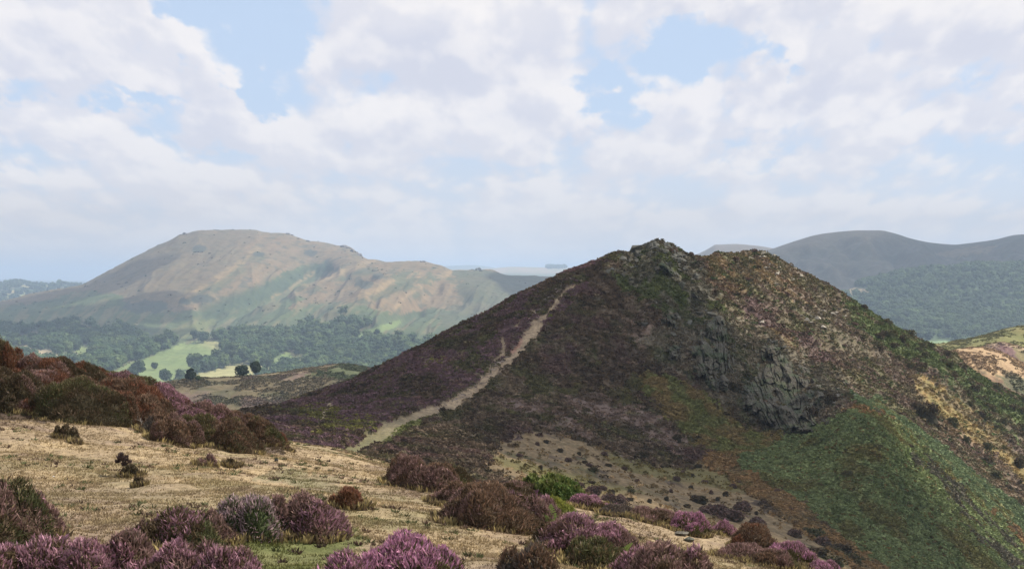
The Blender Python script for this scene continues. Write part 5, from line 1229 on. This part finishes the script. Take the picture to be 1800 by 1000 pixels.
# ================================================================== FAR RIGHT HILLS
W1 = [(1150, 640), (1350, 590), (1450, 530), (1500, 507), (1560, 491), (1620, 479), (1680, 475), (1740, 471), (1800, 470), (1900, 466), (2200, 480)]
WX = np.arange(1150, 2200, 4.0)
WH = Fan(WX, [(1250, 780), (1500, [(p, 650) for p, y in W1]), (1650, [(p, 612) for p, y in W1]), (2000, [(p, max(y + 55, 545) if y < 520 else y + 30) for p, y in W1]), (2300, W1), (2500, [(p, y + 30) for p, y in W1]), (3000, [(p, 640) for p, y in W1])],
         [16, 20, 60, 50, 10, 10], lambda s: (fbm(s.X / 70, s.Y / 90, 631, 4) - .5) * 14, FARK)
n_ = fbm(WH.X / 30, WH.Y / 30, 632, 3)
wcol = mixc(np.array(DARKG), np.array(DARKG2), n_)
wf = inpoly(WH.px, WH.py, [(1600, 602), (1660, 598), (1690, 602), (1670, 625), (1600, 625)], 2); wcol = paint(wcol, wf, (.16, .22, .09), (.18, .24, .1), n_)
wf2 = inpoly(WH.px, WH.py, [(1460, 512), (1480, 505), (1520, 506), (1540, 512), (1500, 522), (1470, 522)], 3); wcol = paint(wcol, wf2, (.26, .19, .12), (.22, .18, .1), n_)
o = WH.mesh('wooded_hill', M_far, wcol); tag(o, 'rounded hill wholly covered by broadleaf wood at right', kind='structure')
w_ = WH.vis(12) * ~(wf | wf2) * (WH.px > 1380) * (WH.px < 2000) * (WH.py < 615)
print('wood trees 2', forest(WH, w_, 2600, 840, 'hill_woods', 'broadleaf wood covering the rounded hill behind the right slope', (19, 28), 8,
      [((.055, .085, .032), (.09, .125, .048)), ((.045, .075, .028), (.07, .10, .04)), ((.065, .095, .036), (.10, .14, .05))]))
def far_range(name, label, xs, sil, Y0, Yt, foot, cols, disp, seed, nr=(60, 12), back=1.25):
    s = Fan(xs, [(Y0, foot), (Yt, sil), (Yt * 1.06, [(p, y + 12) for p, y in sil]), (Yt * back, [(p, 620) for p, y in sil])], [nr[0], nr[1], 6],
            lambda s: (fbm(s.X / (Yt * .03), s.Y / (Yt * .04), seed, 5) - .5) * disp * sst(0, 25, s.py - curve(sil, s.px)), FARK)
    n1 = fbm(s.X / (Yt * .012), s.Y / (Yt * .02), seed + 1, 4)
    o = s.mesh(name, M_far, cols(s, n1)); tag(o, label, kind='structure'); return s
RS = [(1150, 560), (1250, 490), (1320, 452), (1362, 436), (1400, 423), (1440, 412), (1480, 407), (1510, 405), (1545, 405), (1575, 411), (1600, 419), (1640, 427), (1680, 430), (1700, 428), (1750, 421), (1785, 413), (1800, 412), (1900, 398), (2200, 420)]
def rcol(s, n1):
    col = mixc(np.array([.065, .065, .04]), np.array([.10, .08, .055]), n1)
    top = sst(26, 4, s.py - curve(RS, s.px)) if False else 1 - sst(4, 34, s.py - curve(RS, s.px) + (n1 - .5) * 26)
    col = paint(col, top * (1 - sst(1540, 1640, s.px)) * .45, (.18, .135, .085), (.15, .115, .075), n1)
    col = paint(col, inpoly(s.px, s.py, [(1640, 445), (1680, 438), (1760, 428), (1740, 440), (1670, 458)], 8, 2) * .5, (.2, .14, .08), (.2, .15, .09), n1)
    return col
far_range('moorland_hill', 'high rounded moor with brown top at right', np.arange(1150, 2200, 4.0), RS, 2300, 3050, [(p, 600) for p, y in RS], rcol, 110, 651, (110, 12))
R2 = [(1120, 500), (1200, 457), (1225, 447), (1240, 440), (1252, 433), (1258, 430), (1264, 430), (1290, 429), (1330, 432), (1362, 437), (1420, 448), (1600, 480)]
far_range('tableland_hill', 'small flat topped blue hill peeping over the saddle', np.arange(1120, 1600, 4.0), R2, 3400, 4000, [(p, 600) for p, y in R2], lambda s, n1: mixc(np.array([.09, .075, .05]), np.array([.14, .10, .07]), n1), 20, 661)
# far left farmland
R3 = [(-500, 505), (-200, 500), (-60, 502), (0, 500), (30, 497), (60, 502), (100, 499), (130, 503), (170, 506), (250, 515), (400, 540)]
def r3col(s, n1):
    w, cid = worley(s.X / 260 + 3, s.Y / 420, 671); w2, _ = worley(s.X / 260 + 3, s.Y / 420, 671)
    col = mixc(np.array([.12, .17, .06]), np.array([.34, .28, .14]), cid)
    return paint(col, (w > .52) | (fbm(s.X / 120, s.Y / 200, 673, 3) > .6), (.035, .055, .025), (.05, .07, .03), n1)
FR = far_range('farmland', 'patchwork of hazy fields on the far left', np.arange(-500, 400, 4.0), R3, 3600, 5600, [(p, 570) for p, y in R3], r3col, 40, 681, (120, 12))
def far_trees():
    g = np.random.default_rng(95); s = FR
    w = s.vis(4) * (s.px > -40) * (s.px < 200) * ((np.abs(worley(s.X / 260 + 3, s.Y / 420, 671)[0] - .52) < .07) | (fbm(s.X / 120, s.Y / 200, 673, 3) > .6))
    forest(s, w, 500, 870, 'hedgerow_woods', 'distant hedgerows and copses among the hazy fields', (27, 42), 6)
far_trees()
# far horizon beyond the saddle
R4 = [(500, 480), (700, 472), (800, 467), (830, 466), (860, 469), (880, 473), (1000, 478), (1300, 486)]
far_range('horizon_ridge', 'faint blue ridge on the horizon beyond the rock castle', np.arange(500, 1300, 5.0), R4, 9000, 11500, [(p, 500) for p, y in R4], lambda s, n1: mixc(np.array([.07, .09, .05]), np.array([.11, .12, .06]), n1), 20, 691)
R5 = [(500, 486), (780, 474), (860, 472), (900, 469), (960, 470), (995, 470), (1040, 472), (1300, 480)]
def r5col(s, n1): 
    col = mixc(np.array([.30, .21, .13]), np.array([.22, .2, .1]), sst(.4, .6, n1)); return paint(col, sst(8, 14, s.py - curve(R5, s.px)), (.07, .10, .05), (.12, .14, .06), n1)
RR5 = far_range('horizon_farmland', 'pale stubble fields on the far ridge beyond the saddle', np.arange(500, 1300, 5.0), R5, 6000, 8500, [(p, 500) for p, y in R5], r5col, 15, 701)
w5 = RR5.vis(3) * inpoly(RR5.px, RR5.py, [(955, 474), (958, 468), (995, 468), (992, 473)]) 
if w5.sum() > 2: forest(RR5, w5, 120, 880, 'plantation_woods', 'dark flat topped plantation on the far ridge beside the heather slope', (38, 46), 6)
R6 = [(-900, 492), (-200, 489), (0, 491), (80, 493), (160, 494), (400, 497), (900, 490), (2400, 480)]
far_range('horizon_hills', 'faintest blue line of hills along the horizon', np.arange(-900, 2400, 12.0), R6, 11000, 14500, [(p, 505) for p, y in R6], lambda s, n1: mixc(np.array([.06, .08, .05]), np.array([.10, .12, .06]), n1), 40, 711)

# ================================================================== CLOUDS THAT SHADE THE LAND (high overhead, towards the sun)
def cloud_mat(thin):
    m = bpy.data.materials.new('cloud_white'); m.use_nodes = True
    t = NT(m.node_tree); b = t.n['Principled BSDF']; b.inputs['Base Color'].default_value = (.9, .9, .9, 1); b.inputs['Roughness'].default_value = 1
    tr = t.add('ShaderNodeBsdfTranslucent'); tr.inputs[0].default_value = (.95, .95, .95, 1); mx = t.add('ShaderNodeMixShader'); mx.inputs[0].default_value = .5
    tp = t.add('ShaderNodeBsdfTransparent'); m2 = t.add('ShaderNodeMixShader'); m2.inputs[0].default_value = thin
    t.l.new(b.outputs[0], mx.inputs[1]); t.l.new(tr.outputs[0], mx.inputs[2]); t.l.new(mx.outputs[0], m2.inputs[1]); t.l.new(tp.outputs[0], m2.inputs[2]); t.l.new(m2.outputs[0], t.n['Material Output'].inputs[0])
    return m
M_thin, M_mid, M_thick = cloud_mat(.62), cloud_mat(.46), cloud_mat(.3)
def cloud(spots, alt, label, seed, M_cloud=None):
    M_cloud = M_cloud or M_thick
    """spots: (x, y, z, rx, ry) of the ground the cloud shades; the puffs hang where the sun's rays to those spots pass"""
    g = np.random.default_rng(seed); parts = []; iv, jf = ICO[4]
    for x, y, z, rx_, ry_ in spots:
        c = np.array([x, y, z]) + SV * ((alt - z) / SV[2])
        n = fbm(iv[:, 0] * 2.2 + g.random() * 9 + iv[:, 2], iv[:, 1] * 2.2 + iv[:, 2], seed, 4)
        v = iv * (.72 + .5 * n)[:, None] * np.array([rx_, ry_, min(rx_, ry_) * .12]); v[:, 2] = np.maximum(v[:, 2], -min(rx_, ry_) * .05)
        parts.append((v + c, jf, np.ones((len(v), 3))))
    v, f, c = join(parts); o = mesh_obj('cloud', v, f, M_cloud, c, smooth=True); tag(o, label, 'cloud', kind='stuff')
cloud([(50, 350, -18, 36, 34), (-10, 245, -25, 80, 75), (5, 335, -20, 58, 62), (-50, 335, -20, 75, 75), (8, 405, 0, 46, 55), (45, 275, -25, 52, 42), (78, 258, -40, 42, 34), (-90, 290, -30, 60, 70), (40, 315, -25, 36, 30)], 700, 'cumulus overhead that shades the cone shaped hill', 5, M_thin)
k_ = FARK
cloud([(-1000 * k_, 2300 * k_, -80, 520 * k_, 330 * k_), (-640 * k_, 2020 * k_, -90, 300 * k_, 160 * k_), (-900 * k_, 2800 * k_, -40, 260 * k_, 300 * k_)], 3200, 'cumulus shading the left foot of the long hill', 6, M_mid)
cloud([(130 * k_, 2650 * k_, -30, 170 * k_, 330 * k_)], 2600, 'cumulus shading the low right end of the long hill', 8)
cloud([(600 * k_, 2750 * k_, 0, 380 * k_, 480 * k_), (1000 * k_, 2850 * k_, 0, 380 * k_, 500 * k_)], 2800, 'cumulus shading the high moor on the right', 9, M_mid)

# ================================================================== HAZE
def haze():
    import bmesh
    bm = bmesh.new(); bmesh.ops.create_cube(bm, size=1); me = bpy.data.meshes.new('haze'); bm.to_mesh(me); bm.free()
    z0, z1 = GZ - 1, 235.0
    o = bpy.data.objects.new('haze', me); C.collection.objects.link(o); o.scale = (90000, 90000, z1 - z0); o.location = (0, 0, (z0 + z1) / 2)
    m = bpy.data.materials.new('haze_air'); m.use_nodes = True; t = NT(m.node_tree); t.n.remove(t.n['Principled BSDF'])
    v = t.add('ShaderNodeVolumePrincipled'); v.inputs['Color'].default_value = (.60, .77, 1.0, 1); v.inputs['Density'].default_value = HAZE; v.inputs['Anisotropy'].default_value = .1
    t.l.new(v.outputs[0], t.n['Material Output'].inputs['Volume']); me.materials.append(m)
    tag(o, 'pale blue summer haze thickening with distance', 'haze', kind='stuff')
HAZE = 0.00008
haze()
print('objects', len(bpy.data.objects), 'tris', sum(len(m.polygons) for m in bpy.data.meshes))
